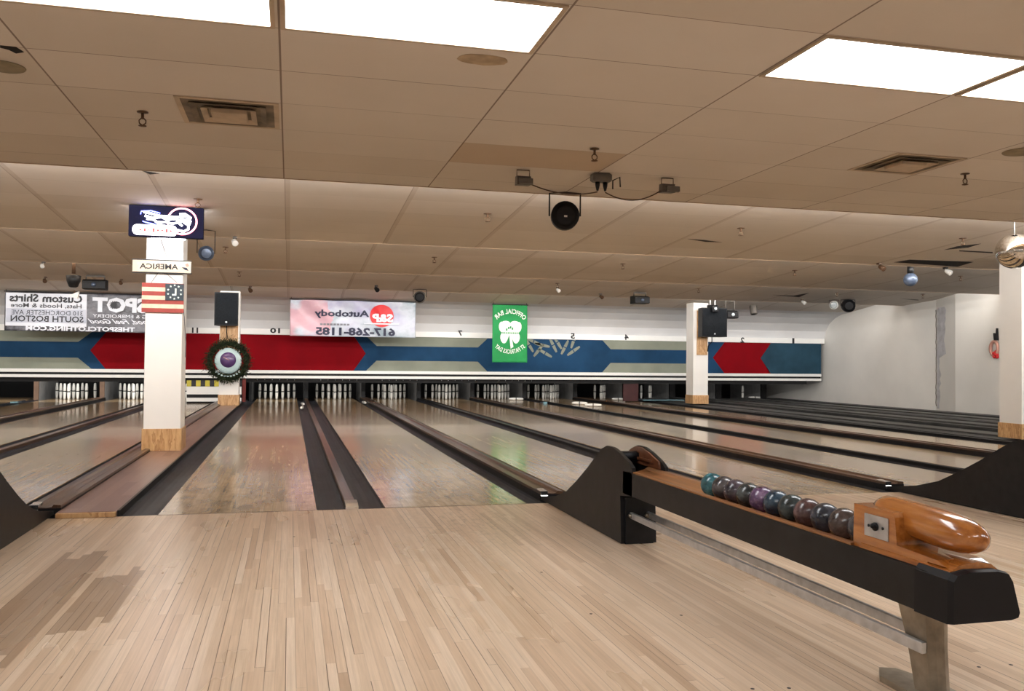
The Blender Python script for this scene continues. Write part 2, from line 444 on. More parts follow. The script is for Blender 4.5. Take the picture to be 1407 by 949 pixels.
M['plaster'] = plain('bare_blue_grey_plaster', lin(200, 199, 203), .8, var=.1, sc=8)
o = plaster().build('trim_plaster', 'plaster'); o['kind'] = 'structure'
cr = MB(); pts = [(14.985+.0*i, 17.86-.02*random.random(), .1+2.3*i/30) for i in range(31)]
cr.tube([(p[0]-.004, p[1], p[2]) for p in pts], .007, 5)
o = cr.build('trim_crack', 'cable'); o['kind'] = 'structure'

# ================================================================== LANES
dots = [(-.36, .0), (-.24, .09), (-.12, .18), (0, .27), (.12, .18), (.24, .09), (.36, 0)]
def lane(k, num):
    x0 = LX(k); x1 = x0+LW; rack_r = (k % 2 == 1)       # odd k: ball return track on the right of this lane
    closed = k >= 7
    where = num
    L = thing('bowling_lane', (x0+LW/2, FOUL, -.07), where, 'bowling lane', 'bowling lanes')
    mb = MB()
    if closed:
        for a, b, z in ((0, .34, .02), (.35, .69, .045), (.70, LW, .02)):
            mb.box(x0+a, x0+b, FOUL+.02, 24.2, -.07, z, 0 if z < .03 else 1, .008)
        mb.build('lane_cover', ['closed', 'closed2'], L)
    else:
        mb.box(x0, x1, FOUL+.004, LEND, -.07, 0)
        cx = (x0+x1)/2
        for dx, dy in dots:
            mb.lathe([(.013, 0), (.013, .0006)], (cx+dx, 10.35+dy*.6, -.0001), (0, 0, 1), 10, 1, False)
        mb.build('lane_bed', ['lane', 'ink'], L)
    gl = .20 if (rack_r is True or k == 0 or False) else .20
    # gutter widths: wide next to a narrow cap, narrow next to a return track
    left_track = (k % 2 == 0 and k > 0) or k == -3
    right_track = (k % 2 == 1 and k > 0) or k == -1
    gwL = .145 if left_track else .20
    gwR = .145 if right_track else .20
    if k == 0: gwL = .235
    if k < 0:
        gwL = .145 if k in (-2, -4) else .20; gwR = .145 if k in (-1, -3) else .20
    for side, gw in ((-1, gwL), (1, gwR)):
        a = x0-gw if side < 0 else x1; b = x0 if side < 0 else x1+gw
        g = MB(); pr = []
        for i in range(9):
            t = PI*i/8; pr.append(((a+b)/2-math.cos(t)*(b-a)/2, -.008-.05*math.sin(t)))
        pr2 = [(a, -.074), (b, -.074)]
        g.prism(pr+[(b, -.074), (a, -.074)], 'y', FOUL+.004, 24.3, 0, False)
        g.build('gutter', 'closed' if closed else 'gutter', L)
    return L
names = {-4: 'glossy maple lane at the far left edge of the photo, farthest left of all',
 -3: 'glossy lane at far left, ending below the black and grey clothing banner',
 -2: 'glossy lane at left, second one left of the wide wooden aisle',
 -1: 'glossy lane directly left of the wide wooden aisle and front column',
 0: 'glossy maple lane under the number 10, right of the wide aisle',
 1: 'glossy maple lane right of lane 10, left of the near ball rack',
 2: 'glossy maple lane starting just right of the near ball rack',
 3: 'glossy lane running below the number 7, second right of the near ball rack',
 4: 'glossy lane ending below the green flag, third to the right of the near ball rack',
 5: 'glossy lane running to the number 5, just left of the last open lane',
 6: 'glossy lane under the number 4, last open lane before the dark covered ones',
 7: 'closed lane under charcoal covers on which the far right column stands',
 8: 'closed lane under charcoal covers, middle one of the three covered lanes',
 9: 'closed lane under charcoal covers nearest the right wall'}
for k in range(-4, 10): lane(k, names[k])

# dividers
def cap(x0, x1, z, label, mat='track', end=True):
    t = thing('divider_cap', ((x0+x1)/2, FOUL, -.07), label, 'lane divider', 'narrow caps between the lanes of a pair')
    MB().box(x0, x1, FOUL+.05, 24.3, -.074, z, 0, .006).build('cap_rail', mat, t)
    if end:
        e = MB(); e.prism([(FOUL-.03, .003), (FOUL-.03, .022), (FOUL+.02, z+.01), (FOUL+.16, z+.014), (FOUL+.16, .003)], 'x', x0-.006, x1+.006)
        e.build('metal_end_cap', 'chrome', t)
    return t
def track(x0, x1, label, front=FOUL+.155, mat='track', dark='black', end=24.3):
    t = thing('ball_return_track', ((x0+x1)/2, FOUL, -.07), label, 'ball return track', 'ball return tracks between lanes')
    z = .062
    mb = MB(); mb.box(x0, x1, front, end, -.074, z-.02, 0)
    mb.build('base_rail', dark, t)
    w = MB(); m_ = (x0+x1)/2
    w.prism([(x0+.002, z-.0195), (x0+.002, z), (x0+.05, z+.004), (x0+.062, z-.012), (m_+.01, z-.016), (x1-.058, z-.012), (x1-.046, z+.004), (x1-.002, z), (x1-.002, z-.0195)], 'y', front+.001, end-.05)
    w.build('wood_channel', mat, t)
    e = MB(); e.prism([(front-.014, .004), (front-.014, .03), (front+.10, z+.008), (front+.13, z+.008), (front+.13, z+.005), (front-.001, z+.004), (front-.001, .004)], 'x', x0+.004, x0+.06)
    e.build('metal_end_plate', 'chrome', t)
    return t
cap(.403, .480, .028, 'narrow brown divider cap with a chrome end between lane 10 and its right neighbour')
cap(.403+3.052, .480+3.052, .03, 'narrow divider cap one lane right of the near ball rack', 'black')
cap(.403+6.104, .480+6.104, .03, 'narrow divider cap between the third and fourth lanes right of the near rack', 'black')
cap(.403+9.156, .480+9.156, .03, 'narrow divider cap at the edge of the last open lane under number 4', 'black')
cap(.403+12.208, .480+12.208, .03, 'narrow divider cap between the closed lanes near the right wall', 'closed2')
cap(LX(-1)-.279, LX(-1)-.202, .03, 'narrow dark divider cap nearest left of the wide wooden aisle', 'track', False)
track(1.873, 2.059, 'brown wooden ball return track leading to the near ball rack')
track(1.873+3.052, 2.059+3.052, 'brown ball return track leading to the right hand ball rack')
track(1.873+6.104, 2.059+6.104, 'brown ball return track farther right, just before the last pair of open lanes')
track(1.873+9.156, 2.059+9.156, 'dusty ball return track between covered lanes near the right wall', mat='closed2', dark='closed')
track(-1.675, -1.475, 'brown ball return track along the left side of the wide wooden aisle', end=22.1)
track(LX(-2)-.332, LX(-2)-.147, 'dark ball return track at far left, two lanes left of the aisle')

# wide aisle floor between lane 10 and lane 11
a = thing('aisle_walkway', (-1.27, FOUL, -.07), 'worn reddish brown wooden walkway that both left columns stand on', 'walkway')
MB().box(-1.470, -1.10, FOUL+.0, 22.15, -.074, .036, 0, .003).build('walkway_boards', 'aisle', a)
MB().box(-1.468, -1.102, FOUL-.026, FOUL-.001, .001, .034, 0, .003).build('front_edge_board', 'ply', a)
# strip of dark edging on the aisle's right side
MB().box(-1.098, -1.082, FOUL, 22.2, -.074, .04).build('edge_strip', 'black', a)

# foul line groove
tag(MB().box(LX(0), 1.72, FOUL-.004, FOUL+.003, -.02, .0012).build('foul_line', 'cable'), 'thin dark foul line across the ends of the two nearest lanes', 'foul line')

# ================================================================== MASKING
mk = thing('masking_unit', (4, MASKY, .6), 'long red, blue and grey masking board above the pin decks', 'masking board')
MX0, MX1 = XL+.05, 14.86
ZB, ZT = .80, 1.672
mb = MB(); mb.box(MX0, MX1, MASKY, MASKY+.05, ZB, ZT, 0)
mb.build('masking_panel', 'blue', mk)
def flatpoly(mb, pts, mi, th=.004, yy=MASKY):
    # pts in pixels on the panel plane, clamped to the panel
    P = []
    for u, v in pts:
        p = at_y(u, v, yy); P.append((p.x, min(ZT-.001, max(ZB+.001, p.z))))
    mb.prism(P, 'y', yy-th, yy-.0005, mi)
def rawpoly(mb, P, mi, th=.004, yy=MASKY):
    if mb is None: MB().prism(P, 'y', yy-th, yy-.0005).build(NAMES[mi][0], NAMES[mi][1], mk)
    else: mb.prism(P, 'y', yy-th, yy-.0005, mi)
def X_(u): return at_y(u, 485, MASKY).x
class ART:
    pass
NAMES = {0: ('grey_field', 'grey'), 1: ('red_arrow', 'red'), 2: ('teal_field', 'teal')}
ZM = (ZB+ZT)/2; g1, g2 = 1.43, 1.06
# grey fields with cut corners either side of blue chevrons
def greyband(xa, xb, ca, cb):
    # ca / cb: 'slant' depth at each end
    rawpoly(None, [(xa-ca, ZT-.001), (xb+cb, ZT-.001), (xb, g1), (xa, g1)], 0)
    rawpoly(None, [(xa, g2), (xb, g2), (xb+cb, ZB+.001), (xa-ca, ZB+.001)], 0)
greyband(MX0+.01, X_(107), 0, .30)
greyband(X_(517.5), X_(656.6), .26, .26)
greyband(X_(839), X_(962), .24, -.05)
# reds
def arrow(xl, xr, dl, dr): rawpoly(None, [(xl, ZM), (xl+dl, ZT-.001), (xr-dr, ZT-.001), (xr, ZM), (xr-dr, ZB+.001), (xl+dl, ZB+.001)], 1)
arrow(X_(124), X_(502.5), .34, .30)
arrow(X_(979.5), X_(1045), .36, -.33)
rawpoly(None, [(X_(1045), ZM), (X_(1059), ZT-.001), (MX1-.01, ZT-.001), (MX1-.01, ZB+.001), (X_(1058), ZB+.001)], 2)
# scattered candlepins painted on the blue field
def ppin(u, v, ang, L=.42):
    c_ = at_y(u, v, MASKY); ca, sa = math.cos(ang), math.sin(ang)
    prof = [(-.5, .055), (-.3, .085), (-.03, .1)], [(.03, .1), (.3, .085), (.5, .055)]
    pp = MB()
    for h in prof:
        up_ = [(t*L, w*L) for t, w in h]; P = up_+[(t, -w) for t, w in reversed(up_)]
        Q = [(c_.x+a*ca-b*sa, c_.z+a*sa+b*ca) for a, b in P]
        if max(q[1] for q in Q) > ZT: Q = [(x, min(z, ZT-.002)) for x, z in Q]
        rawpoly(pp, Q, 0, .008)
    pp.build('painted_candlepin', 'grey', mk)
for u, v, ang in ((733, 469, -.4), (740, 481, .9), (745, 474, -.2), (727, 474, -1.0), (749, 485, -.5), (760, 474, -1.1), (766, 470, -1.0), (776, 477, 1.1), (788, 468, 1.25), (788, 482, .6)): ppin(u, v, ang)
MB().box(MX0, MX1+.09, MASKY-.04, MASKY+.06, ZT, 1.812, 0, .004).build('top_trim', 'trimwhite', mk)
MB().box(MX0, MX1, MASKY-.02, MASKY+.05, .722, .80, 0, .004).build('upper_white_rail', 'trimwhite', mk)
MB().box(MX0, MX1, MASKY+.02, MASKY+.05, .668, .722).build('dark_gap_rail', 'pit', mk)
MB().box(MX0, MX1, MASKY-.02, MASKY+.05, .60, .668, 0, .004).build('lower_white_rail', 'trimwhite', mk)
for txt, u, v, w, h in (('11', 268, 453.5, .14, .13), ('10', 378, 454, .24, .13), ('7', 632, 457.5, .11, .14), ('5', 787, 461.5, .12, .15), ('4', 861, 463, .12, .15), ('2', 1020, 467, .12, .15), ('1', 1090, 468, .07, .15)):
    nums = MB(); p = at_y(u, v, MASKY-.04); add_text(nums, txt, p.x-w/2, p.x+w/2, p.z-h/2, p.z+h/2, MASKY-.043, 0, .04); nums.build('lane_number', 'ink', mk)

# pit walls between lanes, pin decks
def kick(xc, w, label, mats=('kick', 'kickpost'), y0=24.31, zb=-.07):
    t = thing('kickback_partition', (xc, y0, 0), label, 'partition', 'partitions between the pin decks')
    MB().box(xc-w/2, xc+w/2, y0+.06, 26.3, zb, .60).build('side_board', mats[0], t)
    MB().box(xc-w/2-.01, xc+w/2+.01, y0, y0+.058, zb, .60).build('front_post', mats[1], t)
kl = {-4: 'at the far left edge', -3: 'second from the far left edge', -2: 'third from the far left edge', -1: 'just left of the white hatch by the aisle', 0: 'right of lane 10', 1: 'two lanes right of the aisle', 2: 'three lanes right of the aisle', 3: 'at the lane numbered 7',
      4: 'just right of the green flag', 5: 'below the painted candlepins', 6: 'left of the far right column', 7: 'just behind the far right column', 8: 'right of the far right column', 9: 'at the right end of the masking board'}
for k in range(-4, 10):
    xr = LX(k)+LW+.24
    if k == -1: xr = LX(k)+LW+.19
    kick(xr, .09 if k < 7 else .16, 'pin deck partition '+kl[k], ('kick', 'kickpost') if k < 0 else ('kick', 'black'))
kick(-1.0, .05, 'pin deck partition left of lane 10', ('kick', 'black'))
for k in range(-4, 10):
    a = area('pin_deck_light', (LX(k)+LW/2, 23.3, .86), (math.radians(38), 0, 0), .9, .08, PIT_W[k], (1, .98, .94))
tag(MB().box(-.99, -.98+.01, 22.63, 24.0, -.07, .6).build('pit_lining', 'pit'), 'black lining at left side of the lane 10 pin deck', 'pit lining') if False else None
# black upper apron behind masking per alley with rivets
ap = thing('pit_curtain', (4, 22.66, .5), 'black valance with a row of bright rivets just below the masking board', 'valance')
MB().box(MX0, MX1-.4, 22.45, 22.47, .50, .62).build('valance', 'pit', ap)
rv = MB()
r0 = MB().sphere((0, 0, 0), .010, 6).build('rivet', 'steel', ap)
for k in range(0, 5):
    for j in range(6):
        r1 = r0 if (k, j) == (0, 0) else r0.copy()
        if r1 is not r0: COL.objects.link(r1)
        r1.location = Vector((LX(k)+.08+j*.178, 22.445, .565))-ap.location
# ball cushion curtains at back of decks
for k in (0,): pass
# red boards
tag(MB().box(-1.27+.16, -1.03, 22.40, 22.44, .02, .60).build('red_panel', 'redboard'), 'dull red board between the far left column and lane 10 pins', 'board')
p = at_y(865, 536, 22.6)
tag(MB().box(p.x-.22, p.x+.22, 22.50, 22.54, .02, .56).build('maroon_panel', 'maroon'), 'dark maroon board between pin decks, left of the far right column', 'board')

# candlepins
PR = [(.022, 0), (.0285, .03), (.0335, .10), (.0375, .19)]
def pin_mesh():
    mb = MB(); h = .40
    prof = [(.023, 0), (.030, .04), (.0355, .11), (.0375, .17), (.0375, .188)]
    mb.lathe(prof, (0, 0, 0), n=12, mi=0)
    mb.lathe([(.0372, .188), (.0372, .212)], (0, 0, 0), n=12, mi=1)
    mb.lathe([(.0375, .212), (.0375, .23), (.0355, .29), (.030, .36), (.023, .395), (.012, .402)], (0, 0, 0), n=12, mi=0)
    return mb
pin0 = None
HEAD = 24.6 - .35
def put_pin(x, y, z, label, group, rot=(0, 0, 0)):
    global pin0
    if pin0 is None:
        o = pin_mesh().build('candlepin', ['pinwhite', 'ink']); pin0 = o
    else:
        o = pin0.copy(); COL.objects.link(o)
    o.location = (x, y, z); o.rotation_euler = rot
    tag(o, label, 'candlepin', group)
    return o
rack = [(0, 0)]+[(dx, 1) for dx in (-.5, .5)]+[(dx, 2) for dx in (-1, 0, 1)]+[(dx, 3) for dx in (-1.5, -.5, .5, 1.5)]
pl = {-3: 'white candlepin standing on the pin deck at the far left edge', -2: 'white candlepin standing on the deck second left of the aisle', -1: 'white candlepin standing on the deck just left of the front column',
      0: 'bright white candlepin standing on the deck of lane 10', 1: 'white candlepin standing on the deck right of lane 10', 2: 'candlepin standing on the deck three lanes right of the aisle',
      3: 'candlepin standing on the deck below the number 7', 4: 'candlepin standing in the shade on the deck just below the green flag', 5: 'candlepin standing on the deck below the painted candlepins',
      6: 'grey looking candlepin left on the deck below the number 4', 7: 'candlepin left standing just left of the far right column', 9: 'lone candlepin standing in the dark right of the far right column'}
keep = {6: (0, 2, 4, 5), 7: (0, 1, 2), 9: (0, 2)}
for k in list(range(-3, 8))+[9]:
    for i, (dx, r) in enumerate(rack):
        if k in keep and i not in keep[k]: continue
        put_pin(LX(k)+LW/2+dx*.3048, HEAD+r*.264, .0, pl[k], 'candlepins: '+pl[k].split('standing')[-1].split('left on')[-1].strip())
# fallen pins
fallen = [(.30, 21.9, -.035, .1, 'gutter beside lane 10, farthest of the pair'), (.30, 20.2, -.035, -.1, 'gutter beside lane 10, nearest of the pair'),
          (1.80, 22.4, -.03, .1, 'gutter two lanes right of the aisle, left one'), (2.13, 22.6, -.03, -.1, 'gutter three lanes right of the aisle'),
          (5.9, 23.6, 0, 1.4, 'deck below the green flag'), (6.95, 21.2, 0, 1.0, 'lane left of the number 5, farther one'), (6.95, 20.2, 0, 1.2, 'lane left of the number 5, nearer one'),
          (8.9, 23.5, 0, .8, 'deck below the number 4'), (10.45, 21.5, .05, .2, 'covered lane just right of the far right column'), (13.75, 24.5, .0, 1.3, 'dark deck below the number 2')]
for X, Y, z, a, l in fallen:
    put_pin(X, Y, z+.038, ('pale fallen candlepin lying in the ' if 'gutter' in l else 'pale fallen candlepin lying on the ')+l, 'fallen candlepins', (PI/2, 0, a))

# pale teal deadwood sweep boards
def tray(u0, v0, u1, v1, z, label, m1='teallight', zb=.002):
    p = at_z(u0, v0, z); q = at_z(u1, v1, z); 
    t = thing('sweep_board', (p.x, p.y, z), label, 'board', 'pale sweep boards lying by the pin decks')
    d = Vector((q.x-p.x, 0, 0)).length
    MB().box(p.x, q.x, min(p.y, q.y), min(p.y, q.y)+.10, zb, z).build('board_edge', m1, t)
    MB().box(p.x+.02, q.x-.02, min(p.y, q.y)+.10, min(p.y, q.y)+.4, zb, zb+(z-zb)*.6).build('board_top', 'bluegrey', t)
tray(735, 550, 752, 552, .05, 'pale teal board lying before the pins under the painted candlepins')
tray(884, 549, 940, 549, .068, 'long pale teal board lying before the pins left of the far right column', zb=.048)
tray(14, 551.5, 34, 550, .04, 'teal board lying across the lane end at far left')

# white hatch with hazard stripes at the end of the aisle
t = thing('white_hatch', (-2.0, 22.3, 0), 'white hatch with yellow and black hazard stripes at the aisle end', 'hatch')
pa = at_y(262, 530, 22.1); pb = at_y(300, 530, 22.1)
hx0, hx1 = -1.86, -1.12
hx0 = pa.x-.1
MB().box(hx0, hx1, 22.20, 22.28, .21, .40, 0, .004).build('upper_panel', 'trimwhite', t)
MB().box(hx0, hx1, 22.24, 22.28, .0, .21).build('slot_back', 'pit', t)
MB().box(hx0, hx1, 22.18, 22.235, .04, .13, 0, .004).build('lower_panel', 'trimwhite', t)
hz = MB(); n_ = 12; w_ = (hx1-hx0)/n_
for i in range(n_): hz.box(hx0+i*w_, hx0+(i+1)*w_, 22.19, 22.22, .401, .545, i % 2)
M['yellow'] = plain('hazard_yellow', lin(200, 186, 60), .5)
hz.build('hazard_board', ['yellow', 'ink'], t)
st = thing('white_step', (-1.9, 21, 0), 'low white step board in front of the hatch by the aisle', 'step')
MB().box(hx0, -1.69, 21.0, 22.1, .0, .05, 0, .005).build('step_top', 'trimwhite', st) if False else None
COL.objects.unlink(st); bpy.data.objects.remove(st)

# ================================================================== COLUMNS
def column(x0, x1, y0, y1, label, ztop, basez, patch=None):
    zf = .037 if x0 < 0 else .05
    t = thing('column', ((x0+x1)/2, (y0+y1)/2, zf), label, 'column', 'square columns')
    MB().box(x0, x1, y0, y1, zf, ztop, 0, .004).build('shaft', 'column', t)
    MB().box(x0-.014, x1+.014, y0-.014, y1+.014, zf, basez, 0, .002).build('plywood_base', 'ply', t)
    if patch: patch(t)
    return t
column(-1.58+.03, -1.165, 10.36, 10.76, 'white square column at left carrying the neon sign and the flag plaque', ceil_z(10.6)-.0, .28)
def patch2(t): MB().box(-1.50, -1.12, 20.385, 20.399, 1.20, 1.85).build('plywood_patch', 'ply', t)
column(-1.51, -1.09, 20.4, 20.8, 'farther white column at left behind the black speaker and wreath', ceil_z(20.8), .27, patch2)
def patch3(t): MB().box(9.93, 10.22, 20.265, 20.279, 1.28, 2.4).build('plywood_patch', 'ply', t)
column(9.84, 10.25, 20.28, 20.68, 'white square column in the distance at right with black speaker', ceil_z(20.6), .27, patch3)
column(9.88, 10.30, 10.10, 10.50, 'white square column at the right edge behind the mirror ball', ceil_z(10.4), .26)

# ================================================================== BALL RACKS
def balls_mat(name, c1, c2, c3):
    n = NT(name); v, *_ = n.xyz()
    f = n.noise(n.scale(v, (1, 1, 1)), 14, 6, .65)
    n.base(n.ramp(f, [(.35, c1), (.5, c2), (.62, c3)])); n.rough(.25); n.b.inputs['Coat Weight'].default_value = .3
    n.b.inputs['Coat Roughness'].default_value = .15
    return n.mat
def hood(t, x0, x1, dy=0):
    """black hood: side panels with a concave sweep up from the lane side, a rounded cover and the rear box"""
    prof = [(6.46, .004), (6.44, .03), (6.1, .085), (5.85, .155), (5.62, .262), (5.42, .365), (5.25, .462), (5.14, .522), (5.05, .548), (4.95, .548), (4.84, .527), (4.70, .488), (4.64, .46), (4.64, .30), (4.82, .28), (4.80, .004)]
    prof = [(y+dy, z) for y, z in prof]
    MB().prism(prof, 'x', x0, x0+.022).build('side_panel', 'black', t)
    MB().prism(prof, 'x', x1-.022, x1).build('side_panel', 'black', t)
    cov = [(6.40, .004), (6.05, .07), (5.80, .14), (5.57, .25), (5.37, .35), (5.21, .445), (5.12, .50), (5.04, .515), (4.99, .505), (4.99, .47), (5.3, .3), (5.7, .1), (6.0, .004)]
    MB().prism([(y+dy, z) for y, z in cov], 'x', x0+.023, x1-.023, 0, True).build('curved_cover', 'blackplastic', t)
    MB().box(x0+.023, x1-.023, 4.79+dy, 4.83+dy, .002, .27).build('rear_board', 'black', t)
def rack(x0, x1, dy, label, full=True):
    t = thing('ball_return_rack', ((x0+x1)/2, 4.8+dy, 0), label, 'ball return rack', 'ball return racks')
    hood(t, x0, x1, dy)
    if not full: return t
    xm = (x0+x1)/2
    # beam
    b = MB(); b.box(x0, x0+.022, 2.28+dy, 4.78+dy, .300, .430, 0); b.box(x1-.022, x1, 2.28+dy, 4.78+dy, .300, .430, 0); b.box(x0+.022, x1-.022, 2.28+dy, 4.78+dy, .305, .345, 0)
    b.build('beam', 'black', t)
    # wood channel that the balls roll in
    ch = MB()
    prof = [(x0+.006, .4305), (x0+.03, .4305), (x0+.045, .418), (xm, .400), (x1-.045, .418), (x1-.03, .4305), (x1-.006, .4305), (x1-.006, .439), (x1-.032, .439), (x1-.05, .426), (xm, .409), (x0+.05, .426), (x0+.032, .439), (x0+.006, .439)]
    ch.prism(prof, 'y', 2.66+dy, 4.86+dy)
    for xx in (x0+.022, x1-.055): ch.box(xx, xx+.033, 2.66+dy, 4.78+dy, .346, .417)
    ch.build('wood_channel', 'rackwood', t)
    # brown guide on the far panel
    g = MB(); g.prism([(4.69+dy, .442), (4.70+dy, .484), (4.84+dy, .523), (4.95+dy, .543), (5.05+dy, .543), (5.13+dy, .518), (5.24+dy, .46), (5.20+dy, .442)], 'x', x1-.034, x1-.0225)
    g.box(x1-.045, x1-.035, 4.78+dy, 5.1+dy, .47, .485); g.build('ball_guide', 'darkwood', t)
    # end cap
    e = MB()
    def ring(y, s, ex=0):
        P = [(x0-.004+ex, .296), (x0-.002, .425), (x0+.012, .443), (xm-.05, .452), (x1-.06, .450), (x1-.02, .440), (x1-.004, .415), (x1+.022, .318), (x1+.016, .303), (x1-.01, .297)]
        return [(xm+(px-xm)*s, y, .37+(pz-.37)*s) for px, pz in P]
    rs = [ring(2.33+dy, 1.0), ring(2.19+dy, 1.0), ring(2.17+dy, .95)]; nn = 10
    vs = sum(rs, []); fs = [tuple(range(nn)), tuple(range(2*nn, 3*nn))]
    for k in range(2):
        for i in range(nn): j = (i+1) % nn; fs.append((k*nn+i, k*nn+j, k*nn+nn+j, k*nn+nn+i))
    e.add(vs, fs); e.build('end_cap', 'blackplastic', t)
    # varnished block: base wedge, upright, rounded arm
    bl = MB()
    bl.prism([(2.22+dy, .453), (2.26+dy, .466), (2.44+dy, .474), (2.45+dy, .560), (2.46+dy, .575), (2.66+dy, .575), (2.665+dy, .43), (2.30+dy, .43), (2.30+dy, .453)], 'x', x0+.02, x1-.04)
    bl.build('wooden_stop_block', 'varnish', t)
    base = MB()
    pr = [(x0+.012, .432), (x0+.016, .446), (x0+.05, .462), (xm, .470), (x1-.06, .462), (x1-.03, .44), (x1-.03, .432)]
    base.prism(pr, 'y', 2.20+dy, 2.62+dy, 0, False); base.build('wooden_base', 'varnish', t)
    arm = MB(); az = .556
    arm.lathe([(.02, 0), (.042, .012), (.054, .04), (.058, .09), (.060, .20), (.060, .33), (.055, .39), (.045, .435), (.030, .465), (.012, .478), (.002, .48)], (xm+.002, 2.645+dy, az), (.0, -1, -.045), 28)
    arm.build('rounded_arm', 'varnish', t)
    sw = MB(); sw.box(x0+.016, x0+.0195, 2.478+dy, 2.60+dy, .478, .552, 0, .001)
    sp_ = sw.build('switch_plate', 'steel', t)
    kn = MB(); kn.cyl((x0+.016, 2.54+dy, .516), (x0+.001, 2.54+dy, .520), .008, 10); kn.cyl((x0+.016, 2.54+dy, .516), (x0+.010, 2.54+dy, .516), .014, 12)
    kn.cyl((x0+.016, 2.575+dy, .514), (x0+.0135, 2.575+dy, .514), .005, 8); kn.cyl((x0+.016, 2.503+dy, .516), (x0+.0135, 2.503+dy, .516), .005, 8)
    kk = kn.build('switch_knob', 'blackplastic', sp_)
    kk.location = Vector((0, 0, 0))
    # post, slanted and tapering
    p = MB()
    def rg(z, yc, hy, hx):
        return [(xm-hx, yc-hy, z), (xm-hx*.4, yc-hy-.012, z), (xm+hx*.4, yc-hy-.012, z), (xm+hx, yc-hy, z), (xm+hx, yc+hy, z), (xm-hx, yc+hy, z)]
    rs = [rg(.006, 2.385+dy, .034, .036), rg(.16, 2.41+dy, .046, .038), rg(.29, 2.435+dy, .066, .042), rg(.3045, 2.44+dy, .07, .044)]
    vs = sum(rs, []); fs = [tuple(range(6)), tuple(range(18, 24))]
    for k in range(3):
        for i in range(6): j = (i+1) % 6; fs.append((k*6+i, k*6+j, k*6+6+j, k*6+6+i))
    p.add(vs, fs); p.build('support_post', 'castmetal', t)
    f = MB(); f.prism([(xm-.07, 2.55+dy), (xm-.02, 2.62+dy), (xm+.03, 2.60+dy), (xm+.08, 2.45+dy), (xm+.08, 2.2+dy), (xm-.08, 2.2+dy)], 'z', .0005, .02); f.build('foot_plate', 'castmetal', t)
    for sx_ in (-1, 1):
        r = MB()
        x = xm+sx_*.052; yb = (2.36 if sx_ < 0 else 2.42)+dy
        r.box(x-.009, x+.009, yb, 4.86+dy, .150, .186, 0, .002)
        r.build('steel_rail', 'steel', t)
        bolt = MB(); bolt.cyl((x-.012*1, 4.785+dy, .168), (x-.012, 4.76+dy, .168), .012, 8)
        bolt.build('rail_bolt', 'castmetal', t)
    return t
rack(1.88, 2.10, 0, 'black ball return rack in the foreground with amber wooden stop block and steel rails')
rack(1.88+3.052, 2.10+3.052, .0, 'black ball return rack at the right edge, only its hood in view')
rack(-1.73, -1.512, .0, 'black ball return rack cut off by the left edge of the photo')

bc = [('teal', (.01, .05, .06), (.03, .14, .17), (.12, .32, .36), 'teal marbled bowling ball, farthest in the row on the near rack'),
 ('slate', (.02, .018, .02), (.04, .035, .04), (.09, .08, .08), 'dark grey bowling ball right behind the teal one'),
 ('plumgrey', (.02, .016, .02), (.04, .03, .04), (.09, .07, .09), 'dark plum grey bowling ball third from the hood end'),
 ('black', (.012, .014, .015), (.025, .028, .03), (.07, .08, .08), 'nearly black bowling ball just beyond the purple marbled one'),
 ('purple', (.03, .012, .04), (.09, .045, .11), (.22, .14, .24), 'purple marbled bowling ball in the middle of the row'),
 ('navy', (.008, .014, .03), (.015, .035, .06), (.04, .08, .12), 'dark navy blue bowling ball just nearer than the purple one'),
 ('greenblack', (.01, .018, .02), (.02, .032, .035), (.05, .07, .07), 'black green bowling ball between the navy and the maroon ones'),
 ('maroon', (.03, .016, .016), (.07, .035, .035), (.14, .08, .08), 'maroon brown bowling ball near the middle of the rack'),
 ('nightblue', (.01, .012, .02), (.02, .024, .036), (.05, .055, .075), 'very dark blue bowling ball third from the wooden block'),
 ('brown', (.025, .016, .014), (.06, .04, .035), (.12, .085, .08), 'dark brown bowling ball second from the wooden stop block'),
 ('graphite', (.016, .016, .02), (.03, .03, .036), (.07, .07, .08), 'graphite bowling ball touching the wooden stop block')]
for i, (nm, a_, b_, c_, lb) in enumerate(bc):
    mt = balls_mat('ball_'+nm, a_, b_, c_)
    y = 2.73+.1155*(10-i)
    o = MB().sphere((0, 0, 0), .057, 32).build('bowling_ball', mt)
    o.location = (1.99, y, .4685); o.rotation_euler = (i*1.3, i*.7, i*2.1)
    tag(o, lb, 'bowling ball', 'candlepin balls on the near rack')

# ================================================================== CEILING FITTINGS
def troffer(i, y0, label):
    x0 = -.0731+1.2192*i; t = thing('ceiling_light', (x0+.61, y0+.305, HC), label, 'ceiling light', 'recessed fluorescent ceiling lights')
    f = MB(); e = .022
    f.box(x0+.012, x0+1.207, y0+.006, y0+e+.006, HC-.010, HC-.0005); f.box(x0+.012, x0+1.207, y0+.604-e, y0+.604, HC-.010, HC-.0005)
    f.box(x0+.012, x0+.012+e, y0+.006+e, y0+.604-e, HC-.010, HC-.0005); f.box(x0+1.207-e, x0+1.207, y0+.006+e, y0+.604-e, HC-.010, HC-.0005)
    f.build('frame', 'ventpale', t)
    MB().box(x0+.035, x0+1.184, y0+.029, y0+.581, HC-.007, HC-.001).build('diffuser', 'diffuser', t)
YR = 4.1453-.6096
vis = {-1: 'lit ceiling panel at the top left edge of the photo', 0: 'large lit ceiling panel at the top centre left', 2: 'lit ceiling panel at the top right', 3: 'lit ceiling panel cut off by the right edge'}
for i in (-5, -4, -1, 0, 2, 3, 5, 6, 8, 9): troffer(i, YR, vis.get(i, 'lit ceiling panel in the same row, outside the photo'))
for i in (-5, -4, -1, 0, 2, 3, 5, 6, 8, 9): troffer(i, YR-3.6576, 'lit ceiling panel in the row behind the camera')

